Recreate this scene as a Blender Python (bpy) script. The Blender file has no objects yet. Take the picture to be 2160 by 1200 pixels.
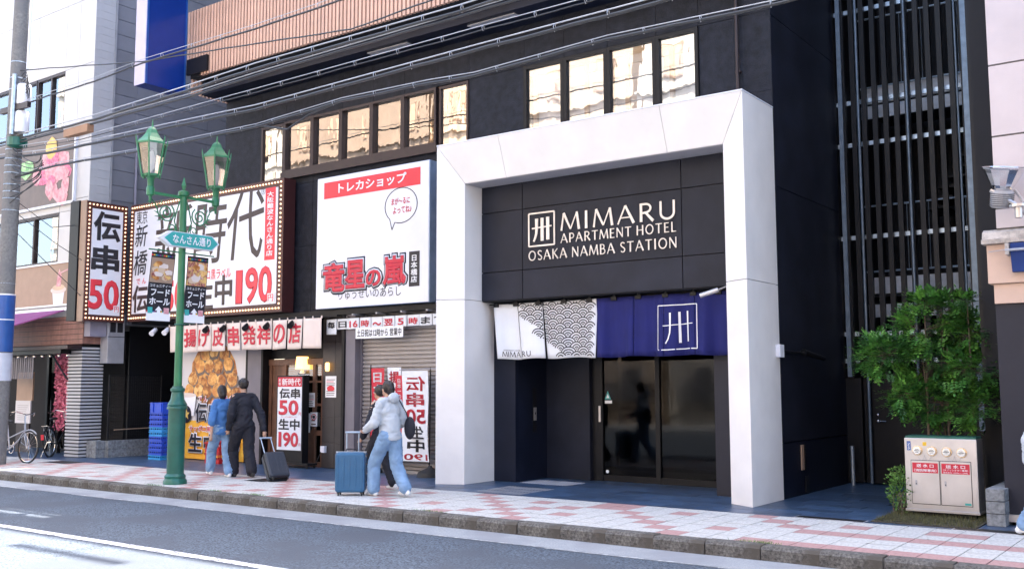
import bpy, bmesh, math, random
from mathutils import Vector, Matrix, Euler, noise
from math import radians, sin, cos, pi
rnd = random.Random(11)
S = bpy.context.scene
COL = S.collection

# ---------------------------------------------------------------- camera, sky, sun, exposure
C=Vector((5.30464,-12.60033,1.6)); R3=Matrix([[0.807571, 0.061064, 0.586601], [0.589765, -0.079347, -0.803667], [-0.00253, 0.994975, -0.100091]])
cd = bpy.data.cameras.new('camera'); cam = bpy.data.objects.new('camera', cd); COL.objects.link(cam)
cam.matrix_world = Matrix.Translation(C) @ R3.to_4x4()
cd.sensor_width = 36; cd.lens = 35.136; cd.clip_end = 600; cd.clip_start = .1
S.camera = cam
SUN = Vector((-.12, .45, 1.0)).normalized()
w = bpy.data.worlds.new('World'); S.world = w; w.use_nodes = True
nt = w.node_tree; bg = nt.nodes['Background']
sky = nt.nodes.new('ShaderNodeTexSky'); sky.sky_type = 'NISHITA'; sky.sun_disc = False
sky.sun_elevation = math.asin(SUN.z); sky.sun_rotation = math.atan2(SUN.x, SUN.y)
sky.air_density = 1.0; sky.dust_density = 3; sky.ozone_density = .6
nt.links.new(sky.outputs[0], bg.inputs[0]); bg.inputs[1].default_value = .15
sl = bpy.data.lights.new('sun', 'SUN'); sl.energy = 3.7; sl.angle = radians(.53); sl.color = (1, .95, .88)
so = bpy.data.objects.new('sun', sl); COL.objects.link(so)
so.rotation_euler = SUN.to_track_quat('Z', 'Y').to_euler()
S.view_settings.view_transform = 'Standard'; S.view_settings.look = 'None'
S.view_settings.gamma = 1; S.view_settings.use_curve_mapping = False
S.view_settings.exposure = 2.68
S.cycles.max_bounces = 8; S.cycles.transparent_max_bounces = 12

# ---------------------------------------------------------------- materials
def mat(name, rgb, rough=.6, metal=0., var=.12, vs=5., bump=0., bs=60., grime=0., spec=.5, emit=None, es=0., rand=0., streak=0.):
    m = bpy.data.materials.new(name); m.use_nodes = True
    t = m.node_tree; n = t.nodes; L = t.links; p = n['Principled BSDF']
    p.inputs['Roughness'].default_value = rough; p.inputs['Metallic'].default_value = metal
    p.inputs['Specular IOR Level'].default_value = spec
    tc = n.new('ShaderNodeTexCoord')
    nz = n.new('ShaderNodeTexNoise'); nz.inputs['Scale'].default_value = vs; nz.inputs['Detail'].default_value = 6
    L.new(tc.outputs['Object'], nz.inputs['Vector'])
    mr = n.new('ShaderNodeMapRange'); L.new(nz.outputs['Fac'], mr.inputs['Value'])
    mr.inputs['From Min'].default_value = .3; mr.inputs['From Max'].default_value = .7
    mr.inputs['To Min'].default_value = 1 - var; mr.inputs['To Max'].default_value = 1 + var
    fac = mr.outputs[0]
    if grime or streak:
        mp = n.new('ShaderNodeMapping'); L.new(tc.outputs['Object'], mp.inputs['Vector'])
        if streak: mp.inputs['Scale'].default_value = (6, 6, .35)
        n2 = n.new('ShaderNodeTexNoise'); n2.inputs['Scale'].default_value = 1.3; n2.inputs['Detail'].default_value = 8
        n2.inputs['Roughness'].default_value = .65
        L.new(mp.outputs[0], n2.inputs['Vector'])
        m2 = n.new('ShaderNodeMapRange'); L.new(n2.outputs['Fac'], m2.inputs['Value'])
        m2.inputs['From Min'].default_value = .35; m2.inputs['From Max'].default_value = .62
        m2.inputs['To Min'].default_value = 1 - max(grime, streak); m2.inputs['To Max'].default_value = 1
        mu = n.new('ShaderNodeMath'); mu.operation = 'MULTIPLY'; L.new(fac, mu.inputs[0]); L.new(m2.outputs[0], mu.inputs[1]); fac = mu.outputs[0]
    if rand:
        oi = n.new('ShaderNodeObjectInfo'); m3 = n.new('ShaderNodeMapRange'); L.new(oi.outputs['Random'], m3.inputs['Value'])
        m3.inputs['To Min'].default_value = 1 - rand; m3.inputs['To Max'].default_value = 1 + rand
        mu = n.new('ShaderNodeMath'); mu.operation = 'MULTIPLY'; L.new(fac, mu.inputs[0]); L.new(m3.outputs[0], mu.inputs[1]); fac = mu.outputs[0]
    mx = n.new('ShaderNodeVectorMath'); mx.operation = 'SCALE'; mx.inputs[0].default_value = rgb
    L.new(fac, mx.inputs['Scale']); L.new(mx.outputs[0], p.inputs['Base Color'])
    if bump:
        nb = n.new('ShaderNodeTexNoise'); nb.inputs['Scale'].default_value = bs; nb.inputs['Detail'].default_value = 5
        L.new(tc.outputs['Object'], nb.inputs['Vector'])
        b = n.new('ShaderNodeBump'); b.inputs['Strength'].default_value = bump; b.inputs['Distance'].default_value = .01
        L.new(nb.outputs['Fac'], b.inputs['Height']); L.new(b.outputs[0], p.inputs['Normal'])
    if emit:
        p.inputs['Emission Color'].default_value = (*emit, 1); p.inputs['Emission Strength'].default_value = es
    return m

def speck(name, a, b, scale, rough=.8, lo=.45, hi=.6, bump=.3, c=None, cs=2., bs=None, dist=.01):
    """two-colour speckled print / stone: noise picks between a and b, voronoi c patches"""
    m = bpy.data.materials.new(name); m.use_nodes = True
    t = m.node_tree; n = t.nodes; L = t.links; p = n['Principled BSDF']; p.inputs['Roughness'].default_value = rough
    tc = n.new('ShaderNodeTexCoord'); nz = n.new('ShaderNodeTexNoise'); nz.inputs['Scale'].default_value = scale; nz.inputs['Detail'].default_value = 8
    nz.inputs['Roughness'].default_value = .7
    L.new(tc.outputs['Object'], nz.inputs['Vector'])
    cr = n.new('ShaderNodeValToRGB'); L.new(nz.outputs['Fac'], cr.inputs[0])
    cr.color_ramp.elements[0].position = lo; cr.color_ramp.elements[0].color = (*a, 1)
    cr.color_ramp.elements[1].position = hi; cr.color_ramp.elements[1].color = (*b, 1)
    out = cr.outputs[0]
    if c:
        n2 = n.new('ShaderNodeTexNoise'); n2.inputs['Scale'].default_value = cs; n2.inputs['Detail'].default_value = 7; L.new(tc.outputs['Object'], n2.inputs['Vector'])
        mr = n.new('ShaderNodeMapRange'); mr.inputs['From Min'].default_value = .47; mr.inputs['From Max'].default_value = .62; L.new(n2.outputs['Fac'], mr.inputs['Value'])
        mx = n.new('ShaderNodeMix'); mx.data_type = 'RGBA'; L.new(mr.outputs[0], mx.inputs['Factor']); L.new(out, mx.inputs[6]); mx.inputs[7].default_value = (*c, 1)
        out = mx.outputs[2]
    L.new(out, p.inputs['Base Color'])
    if bump:
        bb = n.new('ShaderNodeBump'); bb.inputs['Strength'].default_value = bump; bb.inputs['Distance'].default_value = dist
        if bs:
            n3 = n.new('ShaderNodeTexNoise'); n3.inputs['Scale'].default_value = bs; L.new(tc.outputs['Object'], n3.inputs['Vector']); L.new(n3.outputs['Fac'], bb.inputs['Height'])
        else: L.new(nz.outputs['Fac'], bb.inputs['Height'])
        L.new(bb.outputs[0], p.inputs['Normal'])
    return m

def glass(name, refl=.3, ior=1.5, top=1., tint=(.9, .9, .9), wav=0., ws=(3, 1, .8), rough=.0, gcol=(1, 1, 1)):
    m = bpy.data.materials.new(name); m.use_nodes = True
    t = m.node_tree; n = t.nodes; L = t.links; n.remove(n['Principled BSDF']); o = n['Material Output']
    tr = n.new('ShaderNodeBsdfTransparent'); tr.inputs[0].default_value = (*tint, 1)
    gl = n.new('ShaderNodeBsdfGlossy'); gl.inputs['Roughness'].default_value = rough; gl.inputs[0].default_value = (*gcol, 1)
    lw = n.new('ShaderNodeFresnel'); lw.inputs[0].default_value = ior
    mr = n.new('ShaderNodeMapRange'); L.new(lw.outputs[0], mr.inputs['Value']); mr.inputs['To Min'].default_value = refl; mr.inputs['To Max'].default_value = top
    mx = n.new('ShaderNodeMixShader'); L.new(mr.outputs[0], mx.inputs[0]); L.new(tr.outputs[0], mx.inputs[1]); L.new(gl.outputs[0], mx.inputs[2])
    L.new(mx.outputs[0], o.inputs[0])
    if wav:
        tc = n.new('ShaderNodeTexCoord'); mp = n.new('ShaderNodeMapping'); mp.inputs['Scale'].default_value = ws; L.new(tc.outputs['Object'], mp.inputs['Vector'])
        oi = n.new('ShaderNodeObjectInfo'); vm = n.new('ShaderNodeVectorMath'); vm.operation = 'SCALE'
        cb = n.new('ShaderNodeCombineXYZ'); L.new(oi.outputs['Random'], cb.inputs[0]); L.new(oi.outputs['Random'], cb.inputs[2]); L.new(cb.outputs[0], vm.inputs[0]); vm.inputs['Scale'].default_value = 30
        L.new(vm.outputs[0], mp.inputs['Location'])
        nz = n.new('ShaderNodeTexNoise'); nz.inputs['Scale'].default_value = 1; nz.inputs['Detail'].default_value = 2.5; L.new(mp.outputs[0], nz.inputs['Vector'])
        b = n.new('ShaderNodeBump'); b.inputs['Strength'].default_value = 1; b.inputs['Distance'].default_value = wav; L.new(nz.outputs['Fac'], b.inputs['Height']); L.new(b.outputs[0], gl.inputs['Normal'])
    return m

NAVY = (.0125, .0145, .023)
M = dict(
 navy=mat('navy_render', NAVY, .62, spec=.28, var=.5, vs=7, bump=.9, bs=45, grime=.3),
 navy_panel=mat('charcoal_blue_panel', (.013, .0155, .027), .5, spec=.25, var=.26, vs=2.2, bump=.15, bs=30, grime=.2, rand=.1),
 navy_base=mat('navy_board', (.0085, .0115, .025), .45, spec=.25, var=.15, vs=2.5, grime=.25),
 black=mat('black_metal', (.008, .008, .010), .4, spec=.25, var=.1),
 dark=mat('dark_interior', (.010, .010, .013), .8),
 brown_frame=mat('brown_aluminium', (.040, .028, .029), .4, metal=.4),
 white=mat('white_paint', (.80, .775, .76), .5, var=.03, vs=2.5, grime=.06, bump=.06, bs=120),
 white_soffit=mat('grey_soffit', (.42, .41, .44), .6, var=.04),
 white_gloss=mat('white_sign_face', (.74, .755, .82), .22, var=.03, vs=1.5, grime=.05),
 sign_side=mat('sign_side_metal', (.35, .45, .62), .3, metal=.5),
 red=mat('red_print', (.70, .035, .055), .4, var=.03),
 crimson=mat('crimson_print', (.55, .02, .045), .45, var=.04),
 ink=mat('black_ink', (.012, .012, .018), .45),
 ink_brown=mat('brown_black_ink', (.045, .030, .030), .45),
 cream_letter=mat('cream_metal_letter', (.78, .70, .62), .35, metal=.1),
 white_print=mat('white_print', (.82, .82, .84), .5, var=.02),
 asphalt=speck('asphalt', (.014, .021, .034), (.135, .170, .215), 42, .85, .40, .62, .9, c=(.060, .073, .095), cs=.8),
 concrete=speck('kerb_concrete', (.035, .033, .031), (.19, .18, .165), 32, .9, .36, .64, .8, c=(.075, .066, .055), cs=3),
 gutter=speck('gutter_concrete', (.22, .235, .25), (.36, .38, .40), 60, .85, .35, .65, .3, c=(.24, .25, .27), cs=1.3),
 paint=speck('worn_road_paint', (.10, .11, .13), (.70, .70, .69), 16, .7, .40, .50, .2),
 paint_faint=speck('faint_road_paint', (.22, .235, .25), (.50, .51, .52), 12, .7, .48, .62, .2),
 tile_light=speck('light_paving', (.36, .355, .34), (.58, .575, .55), 26, .75, .35, .6, .25, c=(.40, .385, .365), cs=2.4),
 tile_pink=speck('pink_paving', (.33, .19, .18), (.45, .275, .26), 26, .75, .35, .6, .25, c=(.44, .28, .265), cs=1.6),
 joint=mat('paving_joint', (.16, .155, .15), .95, var=.2, vs=12),
 slate=mat('blue_slate', (.050, .092, .165), .36, var=.2, vs=3, bump=.3, bs=30, rand=.28, grime=.25),
 slate_joint=mat('slate_joint', (.03, .034, .042), .9),
 walltile=mat('white_wall_tile', (.58, .57, .56), .45, var=.04, vs=2, grime=.06, rand=.03),
 walltile2=mat('grey_wall_tile', (.50, .50, .52), .5, var=.05, vs=2, grime=.1, rand=.03),
 greypanel=mat('grey_metal_panel', (.22, .225, .26), .42, var=.06, vs=1.5, grime=.12, rand=.06),
 pale_metal=mat('pale_metal', (.42, .42, .45), .4, metal=.3),
 wood=mat('cedar_slat', (.56, .35, .26), .55, var=.08, vs=4, rand=.08, streak=.10),
 doorwood=mat('door_wood', (.15, .070, .042), .45, var=.25, vs=6, streak=.3),
 blue=mat('deep_blue_panel', (.006, .030, .20), .25, var=.05),
 edge_sheen=mat('edge_sheen_colour', (.45, .42, .55), .3, var=.05),
 galv=mat('galvanised_steel', (.42, .50, .58), .38, metal=.6, var=.15, vs=12),
 galv_dim=mat('dull_galvanised_pipe', (.16, .21, .27), .4, metal=.4, var=.2, vs=9),
 slat_dark=mat('dark_bronze_slat', (.011, .0115, .014), .42, spec=.25, var=.1),
 landing=mat('pale_landing', (.72, .76, .82), .6, var=.2, vs=6),
 steel=mat('stainless_steel', (.60, .57, .56), .32, metal=.75, var=.08, vs=3, grime=.1, bump=.04, bs=200),
 chrome=mat('chrome', (.75, .74, .73), .15, metal=1),
 brass=mat('brass', (.72, .55, .36), .25, metal=.9),
 pinkwall=mat('pink_stone_panel', (.60, .52, .515), .6, var=.04, vs=2, grime=.08, bump=.1, bs=80),
 peach=mat('peach_render', (.62, .44, .345), .65, var=.05, vs=3, grime=.1, bump=.15, bs=90),
 cornice=speck('weathered_cornice', (.30, .27, .25), (.55, .50, .46), 12, .8, .35, .6, .3),
 greywall=mat('dark_grey_cladding', (.026, .026, .036), .5, spec=.25, var=.08, vs=2, grime=.15),
 awningblue=mat('blue_canvas', (.010, .035, .17), .8, var=.15, vs=6),
 green=mat('green_paint', (.022, .165, .070), .38, var=.14, vs=5, grime=.25, bump=.05, bs=40),
 green_light=mat('light_green_paint', (.036, .20, .085), .42, var=.14, vs=6, grime=.2),
 green_dark=mat('dark_green_paint', (.012, .115, .085), .35, var=.16, vs=6, grime=.3, bump=.12, bs=25),
 teal=mat('teal_sign', (.045, .38, .36), .4, var=.06),
 bulb=mat('warm_bulb', (1, .8, .6), .4, emit=(1, .50, .24), es=.42),
 bulb_frame=mat('dark_red_frame', (.055, .016, .016), .4),
 tan=mat('tan_board', (.36, .245, .175), .6, var=.06),
 cable=mat('black_cable', (.025, .026, .030), .45),
 cable_grey=mat('steel_strand', (.42, .43, .46), .4, metal=.5),
 pole=speck('pole_concrete', (.12, .12, .12), (.24, .24, .235), 20, .9, .3, .7, .3, c=(.16, .16, .165), cs=3),
 cloth_white=mat('white_cloth', (.74, .76, .80), .9, var=.04, vs=3, bump=.1, bs=300),
 cloth_cream=mat('cream_cloth', (.72, .62, .57), .9, var=.05, vs=3, bump=.1, bs=300),
 cloth_blue=mat('navy_cloth', (.007, .010, .115), .85, var=.12, vs=4, bump=.1, bs=300),
 shutter=mat('shutter_metal', (.36, .335, .33), .4, metal=.2, var=.05, vs=1.5, grime=.1),
 mauve=mat('mauve_grey_pilaster', (.17, .155, .18), .5, var=.06, grime=.12),
 darktile=mat('dark_wall_tile', (.030, .026, .028), .35, var=.15, rand=.15),
 beige=mat('interior_beige', (.62, .47, .33), .7, var=.06),
 ceil_brown=mat('interior_brown', (.30, .17, .10), .6, var=.1),
 globe=mat('paper_globe', (1, .85, .6), .7, emit=(1, .62, .30), es=.30),
 blind=mat('white_blind', (.80, .80, .84), .8, var=.03),
 palewood=mat('pale_wood', (.62, .40, .26), .5, var=.1, streak=.15),
 crate_blue=mat('blue_crate_plastic', (.010, .065, .52), .35, var=.08),
 crate_cyan=mat('cyan_crate_plastic', (.012, .26, .62), .35, var=.08),
 crate_red=mat('red_crate_plastic', (.45, .015, .02), .35, var=.08),
 yellow=mat('yellow_plastic', (.72, .45, .03), .45),
 signblue=mat('blue_enamel', (.008, .075, .30), .3),
 signpale=mat('pale_enamel', (.50, .54, .62), .35),
 blockgrey=speck('concrete_block', (.12, .13, .14), (.30, .315, .33), 14, .9, .35, .65, .5),
 redbrick=mat('red_wood_fascia', (.30, .15, .12), .6, var=.16, vs=8, streak=.25),
 purple=mat('purple_canvas', (.24, .06, .19), .8, var=.1),
 pink=mat('pink_petal', (.66, .20, .30), .8, var=.35, vs=14),
 leaf=mat('tree_leaf', (.058, .19, .036), .42, var=.5, vs=7, spec=.4),
 leaf_young=mat('young_leaf', (.12, .31, .05), .45, var=.4, vs=9),
 leaf_dark=mat('old_leaf', (.022, .085, .022), .4, var=.4, vs=9),
 leaf2=mat('hedge_leaf', (.085, .19, .030), .5, var=.4, vs=9),
 bark=mat('bark', (.13, .10, .075), .85, var=.3, vs=20, bump=.4, bs=40),
 grass=mat('dry_grass', (.085, .085, .035), .9, var=.5, vs=14),
 soil=speck('soil', (.03, .025, .018), (.075, .065, .04), 25, .95, .35, .65, .6),
 skin=mat('skin', (.50, .30, .21), .5, var=.06),
 hair=mat('dark_hair', (.016, .011, .010), .45, var=.3, vs=30, bump=.4, bs=80),
 denim=mat('blue_shirt_denim', (.055, .165, .40), .85, var=.14, vs=8, bump=.5, bs=14),
 jeans=mat('light_jeans', (.18, .29, .45), .85, var=.28, vs=6, bump=.5, bs=12),
 blackcloth=mat('black_cloth', (.012, .013, .022), .85, var=.2, vs=8, bump=.5, bs=12),
 greycloth=mat('pale_grey_sweatshirt', (.46, .50, .545), .9, var=.08, vs=8, bump=.5, bs=14),
 shoe_white=mat('white_shoe', (.70, .70, .70), .5),
 rubber=mat('rubber', (.015, .015, .016), .6),
 case_blue=mat('blue_suitcase_shell', (.030, .11, .22), .3, var=.06),
 case_black=mat('charcoal_suitcase', (.022, .028, .042), .45, var=.1),
 opp_cream=mat('opposite_cream_render', (.68, .54, .40), .7, var=.06, vs=.6, grime=.15),
 opp_white=mat('opposite_white_render', (.72, .66, .56), .7, var=.06, vs=.6, grime=.12),
 opp_brown=mat('opposite_tan_tile', (.42, .32, .24), .7, var=.08, vs=.6, grime=.15),
 exitgreen=mat('exit_sign_green', (.02, .55, .38), .5, emit=(.03, .8, .5), es=.12),
 lantern=mat('lit_shade', (1, .6, .2), .6, emit=(1, .50, .13), es=.8),
 chicken=speck('fried_crust_print', (.28, .075, .014), (.66, .30, .07), 7, .5, .36, .6, 0, c=(.86, .55, .20), cs=7),
 meat=speck('meat_print', (.18, .04, .03), (.60, .26, .20), 30, .5, .4, .58, 0, c=(.75, .5, .15), cs=16),
 beer=speck('beer_print', (.80, .33, .02), (.90, .55, .08), 3, .5, .3, .7, 0),
 gold=mat('gold_print', (.70, .48, .12), .5),
 flowerpink=speck('flower_print', (.55, .20, .24), (.70, .42, .43), 7, .5, .4, .6, 0),
 lightgreen=speck('leaf_print', (.15, .42, .13), (.45, .66, .32), 7, .5, .4, .6, 0),
 taupe=mat('taupe_print', (.15, .115, .10), .5),
 poster_grey=mat('poster_pale_grey', (.60, .58, .60), .4, var=.05, vs=1.2),
 lilac=mat('lilac_box', (.26, .25, .32), .5),
 g_win=glass('wavy_window_glass', .38, gcol=(1, .93, .85), tint=(.9, .88, .85), wav=.0030, ws=(2.6, 1, 1.1)),
 g_win2=glass('clear_window_glass', .20, tint=(.95, .95, .95), wav=.0030, ws=(2.6, 1, 1.1)),
 g_door=glass('dark_door_glass', .012, 1.25, .35, (.30, .30, .32), .0012, rough=.045),
 g_left=glass('plain_window_glass', .25, tint=(.75, .8, .8), wav=.001),
 g_lamp=glass('lantern_glass', .10, tint=(.62, .60, .60), wav=.004),
)

# ---------------------------------------------------------------- mesh helpers
ORG = {}
class MB:
    def __init__(s): s.v = []; s.f = []
    def poly(s, pts):
        b = len(s.v); s.v += [tuple(p) for p in pts]; s.f.append(tuple(range(b, b + len(pts)))); return s
    def box(s, x0, x1, y0, y1, z0, z1):
        if x0 > x1: x0, x1 = x1, x0
        if y0 > y1: y0, y1 = y1, y0
        if z0 > z1: z0, z1 = z1, z0
        b = len(s.v)
        s.v += [(x, y, z) for z in (z0, z1) for y in (y0, y1) for x in (x0, x1)]
        s.f += [tuple(b + i for i in q) for q in ((0, 2, 3, 1), (4, 5, 7, 6), (0, 1, 5, 4), (2, 6, 7, 3), (0, 4, 6, 2), (1, 3, 7, 5))]
        return s
    def obox(s, c, d, rot=(0, 0, 0)):
        b = len(s.v); R = Euler(rot).to_matrix(); c = Vector(c)
        for z in (-.5, .5):
            for y in (-.5, .5):
                for x in (-.5, .5): s.v.append(tuple(c + R @ Vector((x * d[0], y * d[1], z * d[2]))))
        s.f += [tuple(b + i for i in q) for q in ((0, 2, 3, 1), (4, 5, 7, 6), (0, 1, 5, 4), (2, 6, 7, 3), (0, 4, 6, 2), (1, 3, 7, 5))]
        return s
    def prism(s, poly, axis, a, b):
        """closed polygon extruded along axis from a to b; poly in the two other axes (in x,y,z order)"""
        n = len(poly)
        ar = sum(poly[i][0] * poly[(i + 1) % n][1] - poly[(i + 1) % n][0] * poly[i][1] for i in range(n))
        if (ar < 0) != (axis == 1): poly = poly[::-1]
        def P(p, t): return ((t, p[0], p[1]), (p[0], t, p[1]), (p[0], p[1], t))[axis]
        if a > b: a, b = b, a
        k = len(s.v); s.v += [P(p, a) for p in poly] + [P(p, b) for p in poly]
        s.f.append(tuple(k + i for i in range(n - 1, -1, -1))); s.f.append(tuple(k + n + i for i in range(n)))
        for i in range(n):
            j = (i + 1) % n; s.f.append((k + i, k + j, k + n + j, k + n + i))
        return s
    def tube(s, pts, r, n=8, caps=True):
        pts = [Vector(p) for p in pts]; m = len(pts); rr = r if isinstance(r, (list, tuple)) else [r] * m
        b = len(s.v); ref = None
        for i, p in enumerate(pts):
            d = (pts[min(i + 1, m - 1)] - pts[max(i - 1, 0)])
            if d.length < 1e-9: d = Vector((0, 0, 1))
            d.normalize()
            if ref is None:
                ref = Vector((0, 0, 1)) if abs(d.z) < .9 else Vector((1, 0, 0))
            u = d.cross(ref)
            if u.length < 1e-4: u = d.orthogonal()
            u.normalize(); v = d.cross(u); ref = u.cross(d) if True else ref
            for k in range(n):
                a = 2 * pi * k / n; s.v.append(tuple(p + (u * cos(a) + v * sin(a)) * rr[i]))
        for i in range(m - 1):
            for k in range(n):
                k2 = (k + 1) % n; s.f.append((b + i * n + k, b + i * n + k2, b + (i + 1) * n + k2, b + (i + 1) * n + k))
        if caps:
            s.f.append(tuple(b + k for k in range(n - 1, -1, -1))); s.f.append(tuple(b + (m - 1) * n + k for k in range(n)))
        return s
    def lathe(s, prof, c=(0, 0, 0), n=16, sx=1, sy=1):
        b = len(s.v); m = len(prof)
        for r, z in prof:
            for k in range(n):
                a = 2 * pi * k / n; s.v.append((c[0] + r * cos(a) * sx, c[1] + r * sin(a) * sy, c[2] + z))
        for i in range(m - 1):
            for k in range(n):
                k2 = (k + 1) % n; s.f.append((b + i * n + k, b + i * n + k2, b + (i + 1) * n + k2, b + (i + 1) * n + k))
        s.f.append(tuple(b + k for k in range(n - 1, -1, -1))); s.f.append(tuple(b + (m - 1) * n + k for k in range(n)))
        return s
    def ball(s, c, r, n=10, m=6, R=None):
        if not isinstance(r, (tuple, list)): r = (r, r, r)
        b = len(s.v); c = Vector(c)
        def T(v): 
            v = Vector(v)
            if R is not None: v = R @ v
            return tuple(c + v)
        s.v.append(T((0, 0, -r[2])))
        for i in range(1, m):
            t = -pi / 2 + pi * i / m
            for k in range(n):
                a = 2 * pi * k / n; s.v.append(T((r[0] * cos(t) * cos(a), r[1] * cos(t) * sin(a), r[2] * sin(t))))
        s.v.append(T((0, 0, r[2]))); e = len(s.v) - 1
        for k in range(n):
            k2 = (k + 1) % n
            s.f.append((b, b + 1 + k2, b + 1 + k)); s.f.append((e, e - n + k, e - n + k2))
            for i in range(m - 2):
                q = b + 1 + i * n; s.f.append((q + k, q + k2, q + n + k2, q + n + k))
        return s
    def cap(s, p0, p1, r0, r1, n=12):
        s.ball(p0, r0, n, 6); s.ball(p1, r1, n, 6); s.tube([p0, p1], [r0, r1], n); return s
    def torus(s, c, R, r, axis=1, n=28, m=6):
        pts = []
        for k in range(n + 1):
            a = 2 * pi * k / n; u, v = R * cos(a), R * sin(a)
            pts.append((c[0] + (u if axis != 0 else 0), c[1] + (u if axis == 0 else (v if axis == 2 else 0)), c[2] + (v if axis != 2 else 0)))
        return s.tube(pts, r, m, False)
    def mesh(s, name, off=(0, 0, 0)):
        me = bpy.data.meshes.new(name); o = Vector(off)
        me.from_pydata([tuple(Vector(v) - o) for v in s.v], [], s.f); me.update(); return me
    def build(s, name, m, parent=None, bevel=0., smooth=False, shared=False):
        off = ORG.get(parent.name, (0, 0, 0)) if parent else (0, 0, 0)
        me = s.mesh(name, off); me.materials.append(m)
        o = bpy.data.objects.new(name, me); COL.objects.link(o)
        if parent: o.parent = parent; ORG[o.name] = off
        else: ORG[o.name] = (0, 0, 0)
        if smooth:
            for p in me.polygons: p.use_smooth = True
            me.set_sharp_from_angle(angle=radians(38))
        if bevel:
            b = o.modifiers.new('bevel', 'BEVEL'); b.width = bevel; b.segments = 2; b.limit_method = 'ANGLE'; b.angle_limit = radians(50)
        return o

def box(*a): return MB().box(*a)
def tag(o, label=None, cat=None, group=None, kind=None):
    if label: o['label'] = label
    if cat: o['category'] = cat
    if group: o['group'] = group
    if kind: o['kind'] = kind
    return o
def thing(name, label, cat, loc, group=None):
    o = bpy.data.objects.new(name, None); COL.objects.link(o); o.location = loc; o.empty_display_size = .1
    ORG[o.name] = tuple(loc); return tag(o, label, cat, group)
def copy_tree(o, parent=None):
    c = o.copy(); COL.objects.link(c); c.parent = parent
    for ch in list(o.children): copy_tree(ch, c)
    return c
def inst(src, parent, loc):
    """another object with the same mesh, same parent, placed at loc (parent space)"""
    c = src.copy(); COL.objects.link(c); c.parent = parent; c.location = loc; return c

def on(face, off, u, z, d=0.):
    return (u, off - d, z) if face == 'Y' else (off + d, u, z)
_tn = [0]
def text(parent, s, u0, u1, z0, z1, face, off, m, bold=.02, d=.004, ext=0., mirror=False, warp=None, name='lettering', shear=0., line=1.05, keep=False, res=3):
    c = bpy.data.curves.new('t', 'FONT'); c.body = s; c.bevel_depth = bold * .62; c.bevel_resolution = 0; c.resolution_u = res; c.align_x = 'CENTER'; c.space_line = line; c.shear = shear
    c.extrude = ext
    o = bpy.data.objects.new('t', c); COL.objects.link(o)
    dg = bpy.context.evaluated_depsgraph_get(); me = bpy.data.meshes.new_from_object(o.evaluated_get(dg))
    bpy.data.objects.remove(o); bpy.data.curves.remove(c)
    xs = [v.co.x for v in me.vertices]; ys = [v.co.y for v in me.vertices]
    if not xs: return None
    a0, a1, b0, b1 = min(xs), max(xs), min(ys), max(ys)
    org = Vector(ORG[parent.name])
    for v in me.vertices:
        tu = (v.co.x - a0) / (a1 - a0)
        if mirror: tu = 1 - tu
        u = u0 + (u1 - u0) * tu; z = z0 + (z1 - z0) * (v.co.y - b0) / (b1 - b0)
        dd = d + v.co.z * (.02 if not ext else 1)
        oo = off
        if warp: u, z, e = warp(u, z); dd += e
        v.co = Vector(on(face, oo, u, z, dd)) - org
    me.name = name; me.materials.clear(); me.materials.append(m)
    ob = bpy.data.objects.new(name, me); COL.objects.link(ob); ob.parent = parent; ORG[ob.name] = tuple(org)
    return ob
def plate(parent, name, u0, u1, z0, z1, face, off, m, th=.02, bevel=0., d=0.):
    mb = MB()
    if face == 'Y': mb.box(u0, u1, off - d - th, off - d, z0, z1)
    else: mb.box(off + d, off + d + th, u0, u1, z0, z1)
    return mb.build(name, m, parent, bevel)
def shape(parent, name, pts, face, off, m, d=.004, th=.003, warp=None):
    """flat polygon (u,z) standing d proud of a plane"""
    mb = MB(); n = len(pts)
    if warp:
        q = []
        for u, z in pts:
            u, z, e = warp(u, z); q.append(on(face, off, u, z, d + e))
        mb.poly(q); return mb.build(name, m, parent)
    if face == 'Y': mb.prism(pts, 1, off - d - th, off - d)
    else: mb.prism(pts, 0, off + d, off + d + th)
    return mb.build(name, m, parent)
def stroke(mb, pts, ws, face, off, d, th, warp=None):
    """ribbon of varying width along pts in (u,z), extruded th"""
    L, Rr = [], []
    n = len(pts)
    for i in range(n):
        a = Vector(pts[max(i - 1, 0)]); b = Vector(pts[min(i + 1, n - 1)]); t = (b - a).normalized(); p = Vector((-t.y, t.x))
        w_ = ws[i] if isinstance(ws, (list, tuple)) else ws
        q = Vector(pts[i]); L.append(q + p * w_ / 2); Rr.append(q - p * w_ / 2)
    for i in range(n - 1):
        quad = [L[i], Rr[i], Rr[i + 1], L[i + 1]]
        if warp:
            q = []
            for u, z in quad:
                u2, z2, e = warp(u, z); q.append(on(face, off, u2, z2, d + e))
            mb.poly(q)
        elif face == 'Y': mb.prism([tuple(v) for v in quad], 1, off - d - th, off - d)
        else: mb.prism([tuple(v) for v in quad], 0, off + d, off + d + th)
def arc(cx, cy, rx, ry, a0, a1, n=10):
    return [(cx + rx * cos(radians(a0 + (a1 - a0) * i / n)), cy + ry * sin(radians(a0 + (a1 - a0) * i / n))) for i in range(n + 1)]
def blob(cx, cz, rx, rz, n=14, j=.15, seed=0):
    r = random.Random(seed)
    return [(cx + rx * cos(2 * pi * i / n) * (1 + r.uniform(-j, j)), cz + rz * sin(2 * pi * i / n) * (1 + r.uniform(-j, j))) for i in range(n)]
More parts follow.
